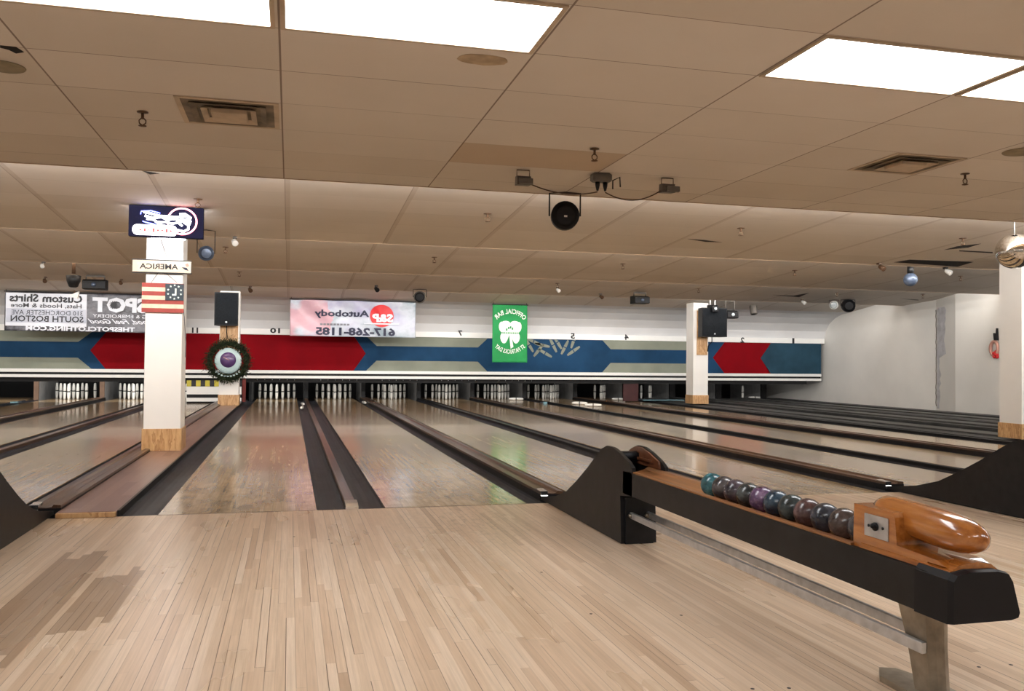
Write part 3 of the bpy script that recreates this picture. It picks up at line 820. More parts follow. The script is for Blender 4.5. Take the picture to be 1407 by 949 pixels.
def vent(x0, label):
    y0 = 4.1453+2*.6096+.01; t = thing('air_vent', (x0+.3, y0+.3, HC), label, 'air vent', 'square ceiling air vents')
    def frame(a, w, z0, z1, mi, mb):
        b = a+w
        mb.box(x0+a, x0+.59-a, y0+a, y0+b, z0, z1, mi); mb.box(x0+a, x0+.59-a, y0+.59-b, y0+.59-a, z0, z1, mi)
        mb.box(x0+a, x0+b, y0+b, y0+.59-b, z0, z1, mi); mb.box(x0+.59-b, x0+.59-a, y0+b, y0+.59-b, z0, z1, mi)
    f = MB(); frame(0, .03, HC-.006, HC-.0005, 0, f); f.build('outer_frame', 'ventpale', t)
    f = MB(); f.box(x0+.03, x0+.56, y0+.03, y0+.56, HC-.003, HC-.0005); f.build('soot_backing', 'ventgrey', t)
    for a, z in ((.075, .016), (.135, .024)):
        f = MB()
        # louvre rings that slope
        for (ax_, ay, bx_, by) in ((a, a, .59-a, a), (.59-a, a, .59-a, .59-a), (.59-a, .59-a, a, .59-a), (a, .59-a, a, a)):
            dxn, dyn = (ay-by), (bx_-ax_); L_ = math.hypot(dxn, dyn); nx_, ny_ = dxn/L_*.035, dyn/L_*.035
            tx, ty = (bx_-ax_)/L_*.035, (by-ay)/L_*.035
            f.add([(x0+ax_, y0+ay, HC-z), (x0+bx_, y0+by, HC-z), (x0+bx_+nx_-tx, y0+by+ny_-ty, HC-.004), (x0+ax_+nx_+tx, y0+ay+ny_+ty, HC-.004),
                   (x0+ax_, y0+ay, HC-z+.004), (x0+bx_, y0+by, HC-z+.004), (x0+bx_+nx_-tx, y0+by+ny_-ty, HC-.001), (x0+ax_+nx_+tx, y0+ay+ny_+ty, HC-.001)],
                  [(0, 1, 2, 3), (4, 5, 6, 7), (0, 1, 5, 4), (1, 2, 6, 5), (2, 3, 7, 6), (3, 0, 4, 7)])
        f.build('louvre_ring', 'ventgrey' if a < .1 else 'ventpale', t)
    MB().box(x0+.19, x0+.40, y0+.19, y0+.40, HC-.03, HC-.0035, 0, .004).build('centre_plate', 'ventpale', t)
vent(-.675, 'square air vent in the ceiling at upper left beside the lit panels')
vent(4.19, 'square air vent in the ceiling at upper right')

def sprinkler(u, v, label, size=1.0):
    p = at_ceil(u, v); t = thing('sprinkler_head', p, label, 'sprinkler', 'ceiling sprinklers'); z = p.z
    MB().lathe([(.034*size, -.001), (.034*size, -.006), (.012*size, -.010)], p, n=12).build('escutcheon', 'brown', t)
    b = MB(); b.cyl((p.x, p.y, z-.008), (p.x, p.y, z-.045), .009*size, 8)
    for s_ in (-1, 1): b.tube([(p.x+s_*.006, p.y, z-.04), (p.x+s_*.02*size, p.y, z-.055), (p.x+s_*.018*size, p.y, z-.072), (p.x, p.y, z-.085)], .004, 6)
    b.lathe([(.004, -.083), (.024*size, -.086), (.024*size, -.09), (.006, -.094)], p, n=10)
    b.build('nozzle', 'brown', t)
sprinkler(196, 153, 'brass sprinkler below the upper left air vent')
sprinkler(817, 204, 'brass sprinkler above the cable junction box')
sprinkler(1326, 238, 'brass sprinkler right of the upper right air vent')
for u, v, l in ((272, 273, 'small sprinkler above the right corner of the neon sign'), (670, 293, 'small sprinkler left of the round black spotlight'), (856, 362, 'small sprinkler below and right of the round black spotlight'),
                (1018, 313, 'small sprinkler to the right in the second ceiling bay'), (310, 339, 'small sprinkler right of the blue grey spotlight by the front column'),
                (597, 353, 'small sprinkler above the autobody banner'), (1092, 371, 'small sprinkler left of the hanging blue globe light'), (1323, 327, 'small sprinkler beside the missing ceiling tile'),
                (1320, 379, 'small sprinkler left of the mirror ball column'), (1268, 404, 'small sprinkler below the blue globe light'), (766, 389, 'small sprinkler above the green flag'),
                (960, 396, 'small sprinkler above the far right column'), (1150, 402, 'small sprinkler above the round black light near the right wall'), (329, 373, 'small sprinkler above the far left column')):
    sprinkler(u, v, l, 1.35)

def smallspot(u, v, label, m1='black', m2='greycase', s=1.0):
    s *= .72
    p = at_ceil(u, v-4); t = thing('small_spotlight', p, label, 'spotlight', 'small ceiling spotlights')
    MB().box(p.x-.03*s, p.x+.03*s, p.y-.03, p.y+.03, p.z-.025, p.z-.001, 0, .003).build('mount', m2, t)
    b = MB(); b.lathe([(.02*s, 0), (.035*s, .02), (.045*s, .11*s), (.04*s, .112*s)], (p.x-.02, p.y-.02, p.z-.05), (.3, -.8, -.5), 12)
    b.cyl((p.x, p.y, p.z-.02), (p.x-.01, p.y-.02, p.z-.07), .007, 6); b.build('lamp_head', m1, t)
for u, v, l, a_, b_, s_ in ((60, 363, 'tiny white ceiling spotlight at far left above the clothing banner', 'white', 'greycase', 1), (63, 384, 'tiny dark ceiling spotlight at far left near the banner top', 'brown', 'brown', 1.2),
                     (167, 387, 'small dark bracket light just left of the flag plaque', 'brown', 'brown', 1.1), (323, 329, 'tiny white spotlight right of the front column', 'white', 'greycase', 1.2),
                     (344, 397, 'small dark ceiling light right of the far left column', 'brown', 'brown', 1.4), (825, 407, 'small round ceiling fitting left of the black projector light', 'brown', 'greycase', 1.3),
                     (1102, 415, 'small pale ceiling spotlight left of the round black light near right wall', 'white', 'brown', 1.3), (1208, 365, 'small dark ceiling light left of the missing tile', 'brown', 'brown', 1.3),
                     (1299, 371, 'small white spotlight below the missing ceiling tile', 'white', 'black', 1.3), (517, 396, 'small square black ceiling light above the autobody banner', 'black', 'black', 1.5),
                     (766, 398, 'tiny white cone light hanging above the green flag', 'white', 'brown', 1.2)):
    smallspot(u, v, l, a_, b_, s_)

# pair of grey floodlights on a junction box
def flood(u, v, label, ang):
    p = at_ceil(u, v); t = thing('floodlight', p, label, 'floodlight', 'small grey floodlights'); w = .052
    MB().tube([(p.x-w, p.y, p.z-.06), (p.x-w, p.y, p.z-.004), (p.x+w, p.y, p.z-.004), (p.x+w, p.y, p.z-.06)], .004, 6).build('bracket', 'brown', t)
    b = MB(); b.prism([(p.y-.03, p.z-.055), (p.y+.04, p.z-.05), (p.y+.05, p.z-.12), (p.y-.035, p.z-.125)], 'x', p.x-.055, p.x+.055)
    b.prism([(p.y-.036, p.z-.07), (p.y-.06, p.z-.078), (p.y-.062, p.z-.118), (p.y-.036, p.z-.122)], 'x', p.x-.045+ang, p.x+.065+ang)
    b.build('lamp_case', 'greycase', t)
flood(719, 233, 'small grey floodlight on the ceiling left of the junction box', .0)
flood(917, 244, 'small grey floodlight on the ceiling right of the junction box', .02)
p = at_ceil(826, 238); t = thing('junction_box', p, 'grey junction box on the ceiling between the two floodlights', 'junction box')
MB().box(p.x-.08, p.x+.08, p.y-.05, p.y+.05, p.z-.07, p.z-.001, 0, .012).build('box', 'greycase', t)
for s_ in (-.03, .035): MB().lathe([(.02, 0), (.018, .03), (.008, .07)], (p.x+s_, p.y, p.z-.071), (0, 0, -1), 10).build('plug', 'black', t)
MB().tube([(p.x+.10, p.y, p.z-.12), (p.x+.10, p.y, p.z-.05), (p.x+.16, p.y, p.z-.02), (p.x+.165, p.y, p.z-.10)], .006, 6).build('hook', 'black', t)
def cab(a_, b_, sag, r, label, name='cable'):
    a_, b_ = Vector(a_), Vector(b_); pts = []
    for i in range(15):
        s_ = i/14; q = a_.lerp(b_, s_); q.z -= sag*4*s_*(1-s_); pts.append(q)
    tag(MB().tube(pts, r, 6).build(name, 'cable'), label, 'cable', 'thin cables')
pl_ = at_ceil(719, 233); pr_ = at_ceil(917, 244)
cab((pl_.x+.06, pl_.y, pl_.z-.11), (p.x-.03, p.y, p.z-.15), .045, .005, 'brown cable from the left floodlight to the junction box')
cab((p.x+.036, p.y, p.z-.15), (pr_.x-.06, pr_.y, pr_.z-.11), .07, .005, 'brown cable from the junction box to the right floodlight')

# round stage lights
def par(name, c_, r, depth, ax, label, mats=('blackplastic', 'black', 'glass'), zc=None, group='round stage lights', lensr=.82, dot=False):
    c_ = Vector(c_); ax = Vector(ax).normalized(); zc = ceil_z(c_.y) if zc is None else zc
    t = thing(name, (c_.x, c_.y, zc), label, 'stage light', group)
    b = MB(); b.lathe([(r*.35, -depth*.5), (r*.8, -depth*.42), (r, -depth*.2), (r, depth*.45), (r*.96, depth*.5)], c_, ax, 28)
    h_ = b.build('housing', mats[0], t)
    l = MB(); l.lathe([(r*lensr, depth*.501), (r*lensr*.7, depth*.53), (r*.1, depth*.54)], c_, ax, 28); l.build('lens', mats[2], t)
    side = ax.cross(Vector((0, 0, 1))).normalized()
    y = MB(); a1 = c_+side*(r+.012); a2 = c_-side*(r+.012)
    y.tube([a1, Vector((a1.x, a1.y, zc-.02)), Vector((c_.x, c_.y, zc-.012)), Vector((a2.x, a2.y, zc-.02)), a2], max(.005, r*.06), 6)
    y.build('yoke', mats[1], t)
    if dot:
        d_ = c_+ax*(depth*.56); MB().box(d_.x-.012, d_.x+.016, d_.y-.004, d_.y, d_.z-.018, d_.z-.002).build('label_plate', 'white', t)
    return t
c_ = at_y(776, 297, 7.42); par('stage_light', c_, .125, .17, (-.25, -1, -.05), 'big round black spotlight hanging from the edge of the first ceiling section', ('blackplastic', 'black', 'blackplastic'), HC, dot=True)
c_ = at_y(283, 348, 11.0); par('stage_light', c_, .088, .16, (.15, -1, -.1), 'blue grey spotlight behind the right side of the front column', ('bluegrey', 'black', 'bluegrey'))
c_ = at_y(577, 408, 18.6); par('stage_light', c_, .13, .22, (-.2, -1, -.1), 'dark spotlight above the right end of the autobody banner', ('greycase', 'black', 'blackplastic'))
c_ = at_y(1165, 420, 18.2); par('stage_light', c_, .15, .24, (-.4, -1, -.1), 'round black light by the right wall, largest of its cluster', ('blackplastic', 'black', 'blackplastic'))
c_ = at_y(1146, 419, 18.3); par('stage_light', c_, .10, .16, (-.9, -1, -.1), 'white cased lamp just left of the round black light near the right wall', ('white', 'black', 'glass'))
c_ = at_y(1035, 424, 20.6); par('stage_light', c_, .09, .3, (0, -.3, -1), 'narrow dark downlight right of the far right column', ('greycase', 'black', 'blackplastic'))
# drum light at left, boxy projector lights
def drum(u, v, Y, w, h, label, tilt=0, name='effect_light', yoke='greycase'):
    c_ = at_y(u, v, Y); zc = ceil_z(Y); t = thing(name, (c_.x, c_.y, zc), label, 'stage light', 'boxy party lights'); c_.z = min(c_.z, ceil_z(Y+.14)-h*.5-.02)
    b = MB(); b.prism([(Y-.16, c_.z-h*.42), (Y-.16, c_.z+h*.3), (Y-.06, c_.z+h*.5), (Y+.14, c_.z+h*.5), (Y+.14, c_.z-h*.5), (Y-.1, c_.z-h*.5)], 'x', c_.x-w/2, c_.x+w/2)
    b.build('housing', 'blackplastic', t)
    y = MB(); y.tube([(c_.x-w*.4, Y, c_.z+h*.45), (c_.x-w*.4, Y, zc-.035), (c_.x+w*.4, Y, zc-.035), (c_.x+w*.4, Y, c_.z+h*.45)], .02, 6); y.build('yoke', yoke, t)
    MB().lathe([(h*.22, 0), (h*.2, .02)], (c_.x, Y-.161, c_.z-h*.05), (0, -1, 0), 16).build('lens', 'glass' if tilt else 'bluegrey', t)
    return t
drum(131, 391, 18.0, .40, .19, 'wide black drum light above the clothing banner, left of the front column')
drum(879, 412, 18.0, .34, .17, 'black box light on the ceiling between green flag and far right column')
drum(1003, 432, 20.0, .30, .20, 'black box light beside the top of the far right speaker', 1)
drum(979, 424, 19.9, .16, .18, 'small white topped light touching the far right speaker', 1, yoke='white')
p = at_y(101, 386, 15.6); p.z = min(p.z, ceil_z(15.8)-.125); t = thing('cup_lamp', (p.x, p.y, ceil_z(15.6)), 'dark cup shaped lamp left of the drum light', 'lamp')
MB().lathe([(.115, .09), (.105, 0), (.07, -.09), (.045, -.105)], (p.x, p.y, p.z), n=16).build('shade', 'black', t)
MB().cyl((p.x, p.y, p.z+.12), (p.x, p.y, ceil_z(15.6)), .03).build('stem', 'brown', t)
MB().prism([(p.x-.06, p.z-.24), (p.x+.09, p.z-.17), (p.x+.07, p.z-.29)], 'y', p.y-.04, p.y+.04).build('pale_lens', 'white', t)
MB().cyl((p.x+.02, p.y, p.z-.15), (p.x+.02, p.y, p.z-.22), .01).build('lens_stem', 'brown', t)

# blue globe light
p = at_y(1251, 384, 12.2); zc = ceil_z(12.2); t = thing('globe_light', (p.x, p.y, zc), 'blue grey globe light hanging near the missing ceiling tile', 'stage light')
MB().box(p.x-.1, p.x+.1, p.y-.06, p.y+.06, zc-.07, zc-.001, 0, .01).build('mount', 'bluegrey', t)
MB().cyl((p.x, p.y, zc-.07), (p.x, p.y, p.z+.08), .05).build('neck', 'black', t)
MB().sphere(p, .11, 20).build('globe', 'bluegrey', t)

# mirror ball
MBC = at_y(1394, 345, 8.2); R_ = .198
def mirror():
    n = NT('mirror_facets'); v, x, y, z = n.xyz()
    br = n.white(n.comb(n.m('FLOOR', n.m('MULTIPLY', z, 55)), n.m('FLOOR', n.m('MULTIPLY', n.m('ARCTAN2', y, x), 9.5)), 0.0))
    n.base(n.ramp(br, [(0, (.55, .52, .48)), (1, (.8, .77, .72))])); n.b.inputs['Metallic'].default_value = 1; n.rough(.06); return n.mat
M['mirror'] = mirror()
t = thing('mirror_ball', (MBC.x, MBC.y, ceil_z(8.2)), 'large silver mirror ball hanging at the right edge before the column', 'mirror ball')
b = MB(); b.sphere((0, 0, 0), R_, 60)
o = b.build('mirror_globe', 'mirror', t); o.location = MBC-t.location
for pg in o.data.polygons: pg.use_smooth = True
MB().cyl((MBC.x, MBC.y, MBC.z+R_), (MBC.x, MBC.y, ceil_z(8.2)-.06), .005).build('rod', 'steel', t)
MB().box(MBC.x-.05, MBC.x+.05, MBC.y-.05, MBC.y+.05, ceil_z(8.2)-.07, ceil_z(8.2)-.001, 0, .006).build('motor', 'black', t)

# missing and stained tiles
def hole(pix, label, name='missing_tile'):
    P = [at_ceil(u, v) for u, v in pix]; mb = MB()
    mb.add([(p.x, p.y, p.z-.002) for p in P]+[(p.x, p.y, p.z+.0) for p in P], [tuple(range(len(P))), tuple(range(len(P), 2*len(P)))]+[(i, (i+1) % len(P), len(P)+(i+1) % len(P), len(P)+i) for i in range(len(P))])
    tag(mb.build(name, 'darkhole'), label, 'ceiling gap', 'dark gaps in the ceiling')
hole([(1228, 360), (1250, 356.5), (1338, 359.5), (1316, 366)], 'large dark gap of a missing ceiling tile at right')
hole([(1297, 343), (1315, 338), (1348, 334.5), (1330, 340)], 'dark slanting gap above the large missing tile')
hole([(1318, 343.5), (1364, 346), (1364, 347.5), (1318, 345)], 'thin dark slot running towards the mirror ball')
hole([(195, 234), (219, 238), (206, 239)], 'small dark notch in the ceiling edge above the neon sign')
hole([(945, 328), (968, 329.5), (992, 332.5), (970, 332)], 'thin dark slit in the ceiling right of the black spotlight')
hole([(1062, 405), (1090, 406), (1112, 402), (1098, 408)], 'thin dark curved slit near the far right column')
hole([(0, 62), (22, 64), (33, 71), (22, 72.5), (12, 68), (0, 65)], 'dark peeling crack in the ceiling at the far left')
hole([(1236, 410), (1262, 411.5), (1262, 412.5)], 'short dark slit above the right wall')
M['stain'] = plain('brown_water_stain', lin(176, 156, 130), .9, var=.15, sc=12)
M['dustdisc'] = plain('dusty_speaker_grille', lin(140, 128, 104), .9, var=.1, sc=14)
def disc(u, v, r, mat, label, name, cat):
    p = at_z(u, v, HC); tag(MB().lathe([(r, -.001), (r*.97, -.006), (r*.6, -.009), (.002, -.009)], (p.x, p.y, HC), n=32).build(name, mat), label, cat)
disc(5, 91, .105, 'dustdisc', 'round dusty ceiling speaker at the far left edge', 'ceiling_speaker', 'ceiling speaker')
disc(1405, 208, .13, 'dustdisc', 'round dusty ceiling speaker at the right edge', 'ceiling_speaker', 'ceiling speaker')
p = at_z(664, 82, HC); mb = MB(); pts = []
for i in range(26):
    a_ = 2*PI*i/26; r_ = 1+.1*random.random(); pts.append((p.x+.125*r_*math.cos(a_), p.y+.075*r_*math.sin(a_)))
mb.prism(pts, 'z', HC-.0015, HC-.0003); tag(mb.build('water_stain', 'stain'), 'oval brown water stain beside the big lit panel', 'stain')

# ================================================================== SIGNS ON THE FRONT COLUMN
SY = 9.86
a_ = at_y(177, 281, SY); b_ = at_y(279, 328, SY)
t = thing('neon_sign', ((a_.x+b_.x)/2, SY+.05, b_.z), 'lit neon sign in a black frame at the top of the front column', 'neon sign')
x0, x1, z0, z1 = a_.x, b_.x, b_.z, a_.z
M['signboard'] = plain('glow_tinted_sign_board', (.006, .006, .022), .8, var=.1, spec=.1)  # navy tint painted in for the blue neon glow on the board
MB().box(x0, x1, SY, SY+.09, z0, z1, 0, .004).build('backboard', 'signboard', t)
M['rearfill'] = plain('added_rear_fill', (1, 1, 1), .4, emit=(.9, .92, 1.0), est=22)  # emission for the added fill tubes behind the sign
M['pill'] = plain('lit_pill_face', (1, 1, 1), .4, emit=(.95, .95, 1.0), est=1.5)
M['neonblue'] = plain('lit_blue_neon', (.2, .2, 1), .4, emit=(.15, .2, 1.0), est=5)
W = x1-x0; H = z1-z0
def SP(s_, q): return (x0+W*s_, SY-.022, z1-H*q)
# circle
cc = []
for i in range(40):
    an = 2*PI*i/40; cc.append(Vector(SP(.716, .47))+Vector((.145*math.cos(an), 0, .138*math.sin(an))))
MB().tube(cc, .009, 8, closed=True).build('red_ring_tube', 'neonpink', t)
# script strokes: thick tangled white tubing reading right to left
sc = MB()
def stroke(pts, r): sc.tube([Vector(SP(*q)) for q in pts], r, 8)
stroke([(.20, .22), (.30, .26), (.42, .33), (.55, .34), (.68, .34), (.78, .28), (.83, .34), (.81, .46), (.76, .54)], .012)
stroke([(.22, .34), (.32, .40), (.44, .36), (.52, .44), (.62, .40), (.70, .48), (.78, .42), (.83, .46), (.81, .58)], .012)
stroke([(.24, .44), (.33, .46), (.38, .52), (.50, .52), (.58, .56), (.66, .52), (.72, .62)], .010)
stroke([(.36, .50), (.42, .62), (.54, .68), (.64, .76), (.74, .80), (.80, .72), (.80, .58), (.74, .50)], .013)
stroke([(.68, .24), (.75, .22), (.81, .30), (.78, .40), (.70, .42), (.64, .52)], .011)
sc.build('white_script_tubes', 'neonwhite', t)
MB().tube([Vector(SP(*q)) for q in [(.16, .30), (.17, .20), (.30, .17), (.42, .24)]], .006, 8).build('blue_accent_tube', 'neonblue', t)
MB().tube([Vector(SP(*q)) for q in [(.19, .52), (.26, .57), (.34, .60), (.40, .68)]], .006, 8).build('blue_accent_tube', 'neonblue', t)
pill = MB(); P = []
for i in range(17):
    an = PI/2+PI*i/16; P.append((x0+W*.115+.045*math.cos(an), z1-H*.79+.055*math.sin(an)))
for i in range(17):
    an = -PI/2+PI*i/16; P.append((x0+W*.60+.035*math.cos(an), z1-H*.79+.055*math.sin(an)))
pill.prism(P, 'y', SY-.02, SY-.001); pill.build('white_pill_panel', 'pill', t)
rd = MB()
for i, hgt in enumerate((.35, .6, .25, .9, .45, .3, .85, .5)):
    xx = x0+W*(.15+.058*i); zz = z1-H*.80
    rd.box(xx, xx+.018, SY-.026, SY-.021, zz-.022*hgt, zz+.026*hgt)
rd.box(x0+W*.25, x0+W*.56, SY-.026, SY-.021, z1-H*.90, z1-H*.90+.004)
rd.build('red_letter_marks', 'redink', t)
br_ = MB()
for xx in (x0+.12, x1-.12): br_.cyl((xx, SY+.09, z0+.08), (xx, 10.36, z0+.08), .012)
br_.build('mount_arms', 'black', t)
br_ = MB(); br_.cyl((x0+.06, SY+.20, z1-.06), (x1-.06, SY+.20, z1-.06), .014); br_.cyl((x0+.2, SY+.20, z0+.03), (x1-.2, SY+.20, z0+.02), .018); br_.build('added_fill_tube', 'rearfill', t)  # added hidden tubes, there to brighten the column top and the ceiling

# AMERICA plaque
M['cream'] = plain('cream_painted_plaque', lin(222, 200, 176), .6, var=.1, sc=12)
a_ = at_y(181, 356, 10.30); b_ = at_y(263, 375.5, 10.30)
t = thing('name_plaque', ((a_.x+b_.x)/2, 10.32, b_.z), 'cream wooden plaque reading AMERICA hung below the neon sign', 'sign')
x0, x1, z0, z1 = a_.x, b_.x, b_.z, a_.z
MB().box(x0, x1, 10.315, 10.330, z0-.009, z1+.009, 0, .003).build('dark_border', 'ink', t)
MB().box(x0+.008, x1-.006, 10.306, 10.3148, z0+.003, z1-.004, 0, .002).build('board', 'cream', t)
lt = MB(); add_text(lt, 'AMERICA', x0+.08, x1-.14, z0+.036, z1-.038, 10.3045, 0, .025)
lt.build('lettering', 'ink', t)
st = MB(); cx_, cz_ = x1-.06, (z0+z1)/2
st.prism([(cx_-.045, cz_+.0), (cx_+.01, cz_-.006), (cx_+.03, cz_-.04), (cx_-.01, cz_-.03)], 'y', 10.302, 10.3055, 0)
st.prism([(cx_-.01, cz_+.03), (cx_+.02, cz_+.045), (cx_+.035, cz_+.015), (cx_+.01, cz_+.0)], 'y', 10.302, 10.3055, 1)
st.build('painted_bird', ['navyink', 'pink'], t)
# flag plaque
a_ = at_y(195, 388, 10.33); b_ = at_y(252, 431, 10.33)
t = thing('flag_plaque', ((a_.x+b_.x)/2, 10.34, b_.z), 'small striped flag plaque with a dark star canton, mounted on the front column', 'sign')
x0, x1, z0, z1 = a_.x, b_.x, b_.z+.01, a_.z
M['flagred'] = plain('flag_brick_red', lin(150, 56, 48), .6, var=.08, sc=12)
M['canton'] = plain('flag_dark_slate', lin(40, 52, 62), .6, var=.1, sc=12)
fb = MB(); h_ = (z1-z0)/7
for i in range(7): fb.box(x0, x1, 10.335, 10.352, z1-h_*(i+1), z1-h_*i, i % 2)
fb.build('stripes', ['flagred', 'cream'], t)
cx0 = x0+(x1-x0)*.56
MB().box(cx0, x1, 10.325, 10.3349, z1-h_*4.05, z1-.006).build('canton', 'canton', t)
cs = MB(); ccx = (cx0+x1)/2; ccz = z1-h_*2.05
for i in range(10):
    an = 2*PI*i/10+.3; px_, pz_ = ccx+.07*math.cos(an), ccz+.075*math.sin(an); P = []
    for q in range(10):
        rr = .013 if q % 2 == 0 else .006; an2 = PI/2+PI*q/5; P.append((px_+rr*math.cos(an2), pz_+rr*math.sin(an2)))
    cs.prism(P, 'y', 10.322, 10.3248)
add_text(cs, 'L', ccx-.025, ccx+.02, ccz-.04, ccz+.04, 10.323, 0, .04)
cs.build('stars_and_letter', 'clothwhite', t)
def W10(u, v): return at_y(u, v, 10.335)
tag(MB().tube([W10(221, 329), W10(229, 353)], .003, 5).build('cord', 'cable'), 'thin cord from the neon sign down to the AMERICA plaque', 'cord', 'hanging cords')
tag(MB().tube([W10(208, 388), W10(217, 375)], .003, 5).build('cord', 'cable'), 'short cord holding the flag plaque at its left', 'cord', 'hanging cords')
tag(MB().tube([W10(228, 375), W10(243, 388)], .003, 5).build('cord', 'cable'), 'short cord holding the flag plaque at its right', 'cord', 'hanging cords')
Wc = lambda v: at_y(v[0], v[1], 10.352)
tag(MB().tube([(-1.155, 10.36, Wc((256, 424)).z), (-1.152, 10.45, 1.5), (-1.150, 10.6, 1.25), (-1.150, 10.6, 1.07)], .005, 5).build('cord', 'greyink'), 'grey cord running down the side of the front column', 'cord', 'hanging cords')

# ================================================================== SPEAKERS
def speaker(x0, x1, yb, z0, z1, label, depth=.34, skew=.0):
    t = thing('wall_speaker', ((x0+x1)/2, yb, z0), label, 'speaker', 'black column speakers')
    xm = (x0+x1)/2
    MB().prism([(x0, yb-depth), (x1, yb-depth), (x1-.06, yb), (x0+.06, yb)], 'z', z0, z1).build('cabinet', 'blackplastic', t)
    g = MB()
    P = [(x0+.02, z0+.025), (x1-.02, z0+.025), (x1-.02, z1-.03), (xm+.1, z1-.018), (xm-.1, z1-.018), (x0+.02, z1-.03)]
    g.prism(P, 'y', yb-depth-.012, yb-depth-.0005); g.build('grille', 'grillecloth', t)
    MB().box(xm-.018, xm+.018, yb-depth-.016, yb-depth-.0125, z0+.06, z0+.09).build('badge', 'steel', t)
    b = MB(); b.tube([(xm, yb-.2, z0-.001), (xm, yb-.2, z0-.12), (xm, yb-.0, z0-.22), (xm, yb+.03, z0-.36)], .012, 6); b.build('bracket', 'black', t)
    return t
M['grillecloth'] = plain('speaker_grille', (.008, .010, .013), .85, var=.2, sc=30, spec=.15)
speaker(-1.60, -1.10, 20.38, 1.79, 2.515, 'black speaker above the wreath on the far left column')
t = speaker(9.87, 10.55, 20.2, 1.73, 2.45, 'black speaker mounted on the far right column')

# wreath with a dial
wc = at_y(313.5, 495.5, 20.2)
t = thing('wreath', (wc.x, 20.3, wc.z), 'dark green wreath around a round dial on the far left column', 'wreath')
wr_ = MB()
for i in range(2600):
    an = random.random()*2*PI; rr = .385+random.gauss(0, .05); dd = random.gauss(-.02, .04)
    p0 = Vector((wc.x+rr*math.cos(an), 20.25+dd, wc.z+rr*math.sin(an)))
    d = Vector((math.cos(an)*random.uniform(-.3, 1)+random.gauss(0, .5), random.gauss(-.3, .4), math.sin(an)*random.uniform(-.3, 1)+random.gauss(0, .5))).normalized()*random.uniform(.05, .10)
    w = d.cross(Vector((random.random(), random.random(), random.random()))).normalized()*.008
    wr_.add([p0-w, p0+w, p0+d], [(0, 1, 2)]); wr_.add([p0-d.cross(w).normalized()*.008, p0+d.cross(w).normalized()*.008, p0+d], [(0, 1, 2)])
ring = [(wc.x+.385*math.cos(2*PI*i/30), 20.26, wc.z+.385*math.sin(2*PI*i/30)) for i in range(30)]
wr_.tube(ring, .05, 8, closed=True)
o = wr_.build('foliage', 'leaf', t); o['kind'] = 'stuff'
M['dialglass'] = plain('pale_dial_rim', lin(160, 182, 184), .3, var=.05)
dl = MB(); dl.lathe([(.285, 0), (.285, .05), (.26, .07), (.17, .071)], (wc.x+.0, 20.24, wc.z), (0, -1, 0), 36); dl.build('dial_rim', 'dialglass', t)
dl = MB(); dl.lathe([(.168, 0), (.168, .076), (.02, .078)], (wc.x+.0, 20.24, wc.z+.02), (0, -1, 0), 36); df = dl.build('dial_face', 'purple', t)
hd = MB(); hd.tube([(wc.x-.1, 20.155, wc.z+.08), (wc.x+.03, 20.155, wc.z+.01)], .006, 5); hd.build('dial_hand', 'pink', t)
tx = MB()
for i in range(7):
    an = -PI/2+(i-3)*.26; cx_, cz_ = wc.x+.225*math.cos(an), wc.z+.225*math.sin(an)
    tx.box(cx_-.018, cx_+.018, 20.160, 20.167, cz_-.014, cz_+.014)
for i in range(9):
    an = -PI/2+(i-4)*.19; cx_, cz_ = wc.x+.345*math.cos(an), wc.z+.345*math.sin(an)
    tx.box(cx_-.02, cx_+.02, 20.155, 20.165, cz_-.012, cz_+.018)
tx.build('dial_marks', 'dialglass', t)

# hanging decoration on right wall
hp = at_y(1367, 474, 15.6); hp = at_x(1369, 474, 14.62)
t = thing('hanging_decoration', hp, 'pink and red hanging decoration on the wall, half hidden by the right column', 'decoration')
b = MB(); b.tube([(hp.x, hp.y+.02*i, hp.z+.12-.0*i) for i in range(2)], .01)
b = MB()
for i in range(10):
    an = PI*.4+PI*1.3*i/9; pass
b.tube([(hp.x, hp.y+.10*math.sin(s_)*1.0+.06, hp.z-.07+.15*math.cos(s_)) for s_ in [2*PI*i/20 for i in range(20)]], .035, 8, closed=True)
b.build('ribbon_loop', 'pink', t)
b = MB()
for dy_, dz_, r_ in ((0, -.2, .05), (.05, -.24, .045), (-.02, -.25, .04), (.06, -.18, .045), (.0, -.14, .04)): b.sphere((hp.x, hp.y+dy_, hp.z+dz_), r_, 10)
b.build('red_flowers', 'redink', t)
b = MB(); b.prism([(hp.y-.04, hp.z+.1), (hp.y+.04, hp.z+.1), (hp.y+.06, hp.z+.26), (hp.y+.0, hp.z+.16), (hp.y-.02, hp.z+.36)], 'x', hp.x-.03, hp.x+.03); b.build('dark_clip', 'black', t)

# ================================================================== BANNERS
def wr_fn(seed, amp):
    ph = [(random.Random(seed+i).uniform(1.5, 7), random.Random(seed+i+50).uniform(1, 8), random.Random(seed+i+99).uniform(0, 6)) for i in range(6)]
    def f(x, z): return amp*sum(math.sin(a*x+b*z+c) for a, b, c in ph)/3
    return f
def sheet(x0, x1, z0, z1, Y, fn, nx=60, nz=20):
    mb = MB(); vs = []
    for j in range(nz+1):
        for i in range(nx+1):
            x = x0+(x1-x0)*i/nx; z = z0+(z1-z0)*j/nz; vs.append((x, Y-fn(x, z), z))
    mb.add(vs, [(j*(nx+1)+i, j*(nx+1)+i+1, (j+1)*(nx+1)+i+1, (j+1)*(nx+1)+i) for j in range(nz) for i in range(nx)], 0, True)
    return mb
BY = 21.12
def solid(o, th=.004):
    m_ = o.modifiers.new('thickness', 'SOLIDIFY'); m_.thickness = th; m_.offset = 1 if False else -1; return o
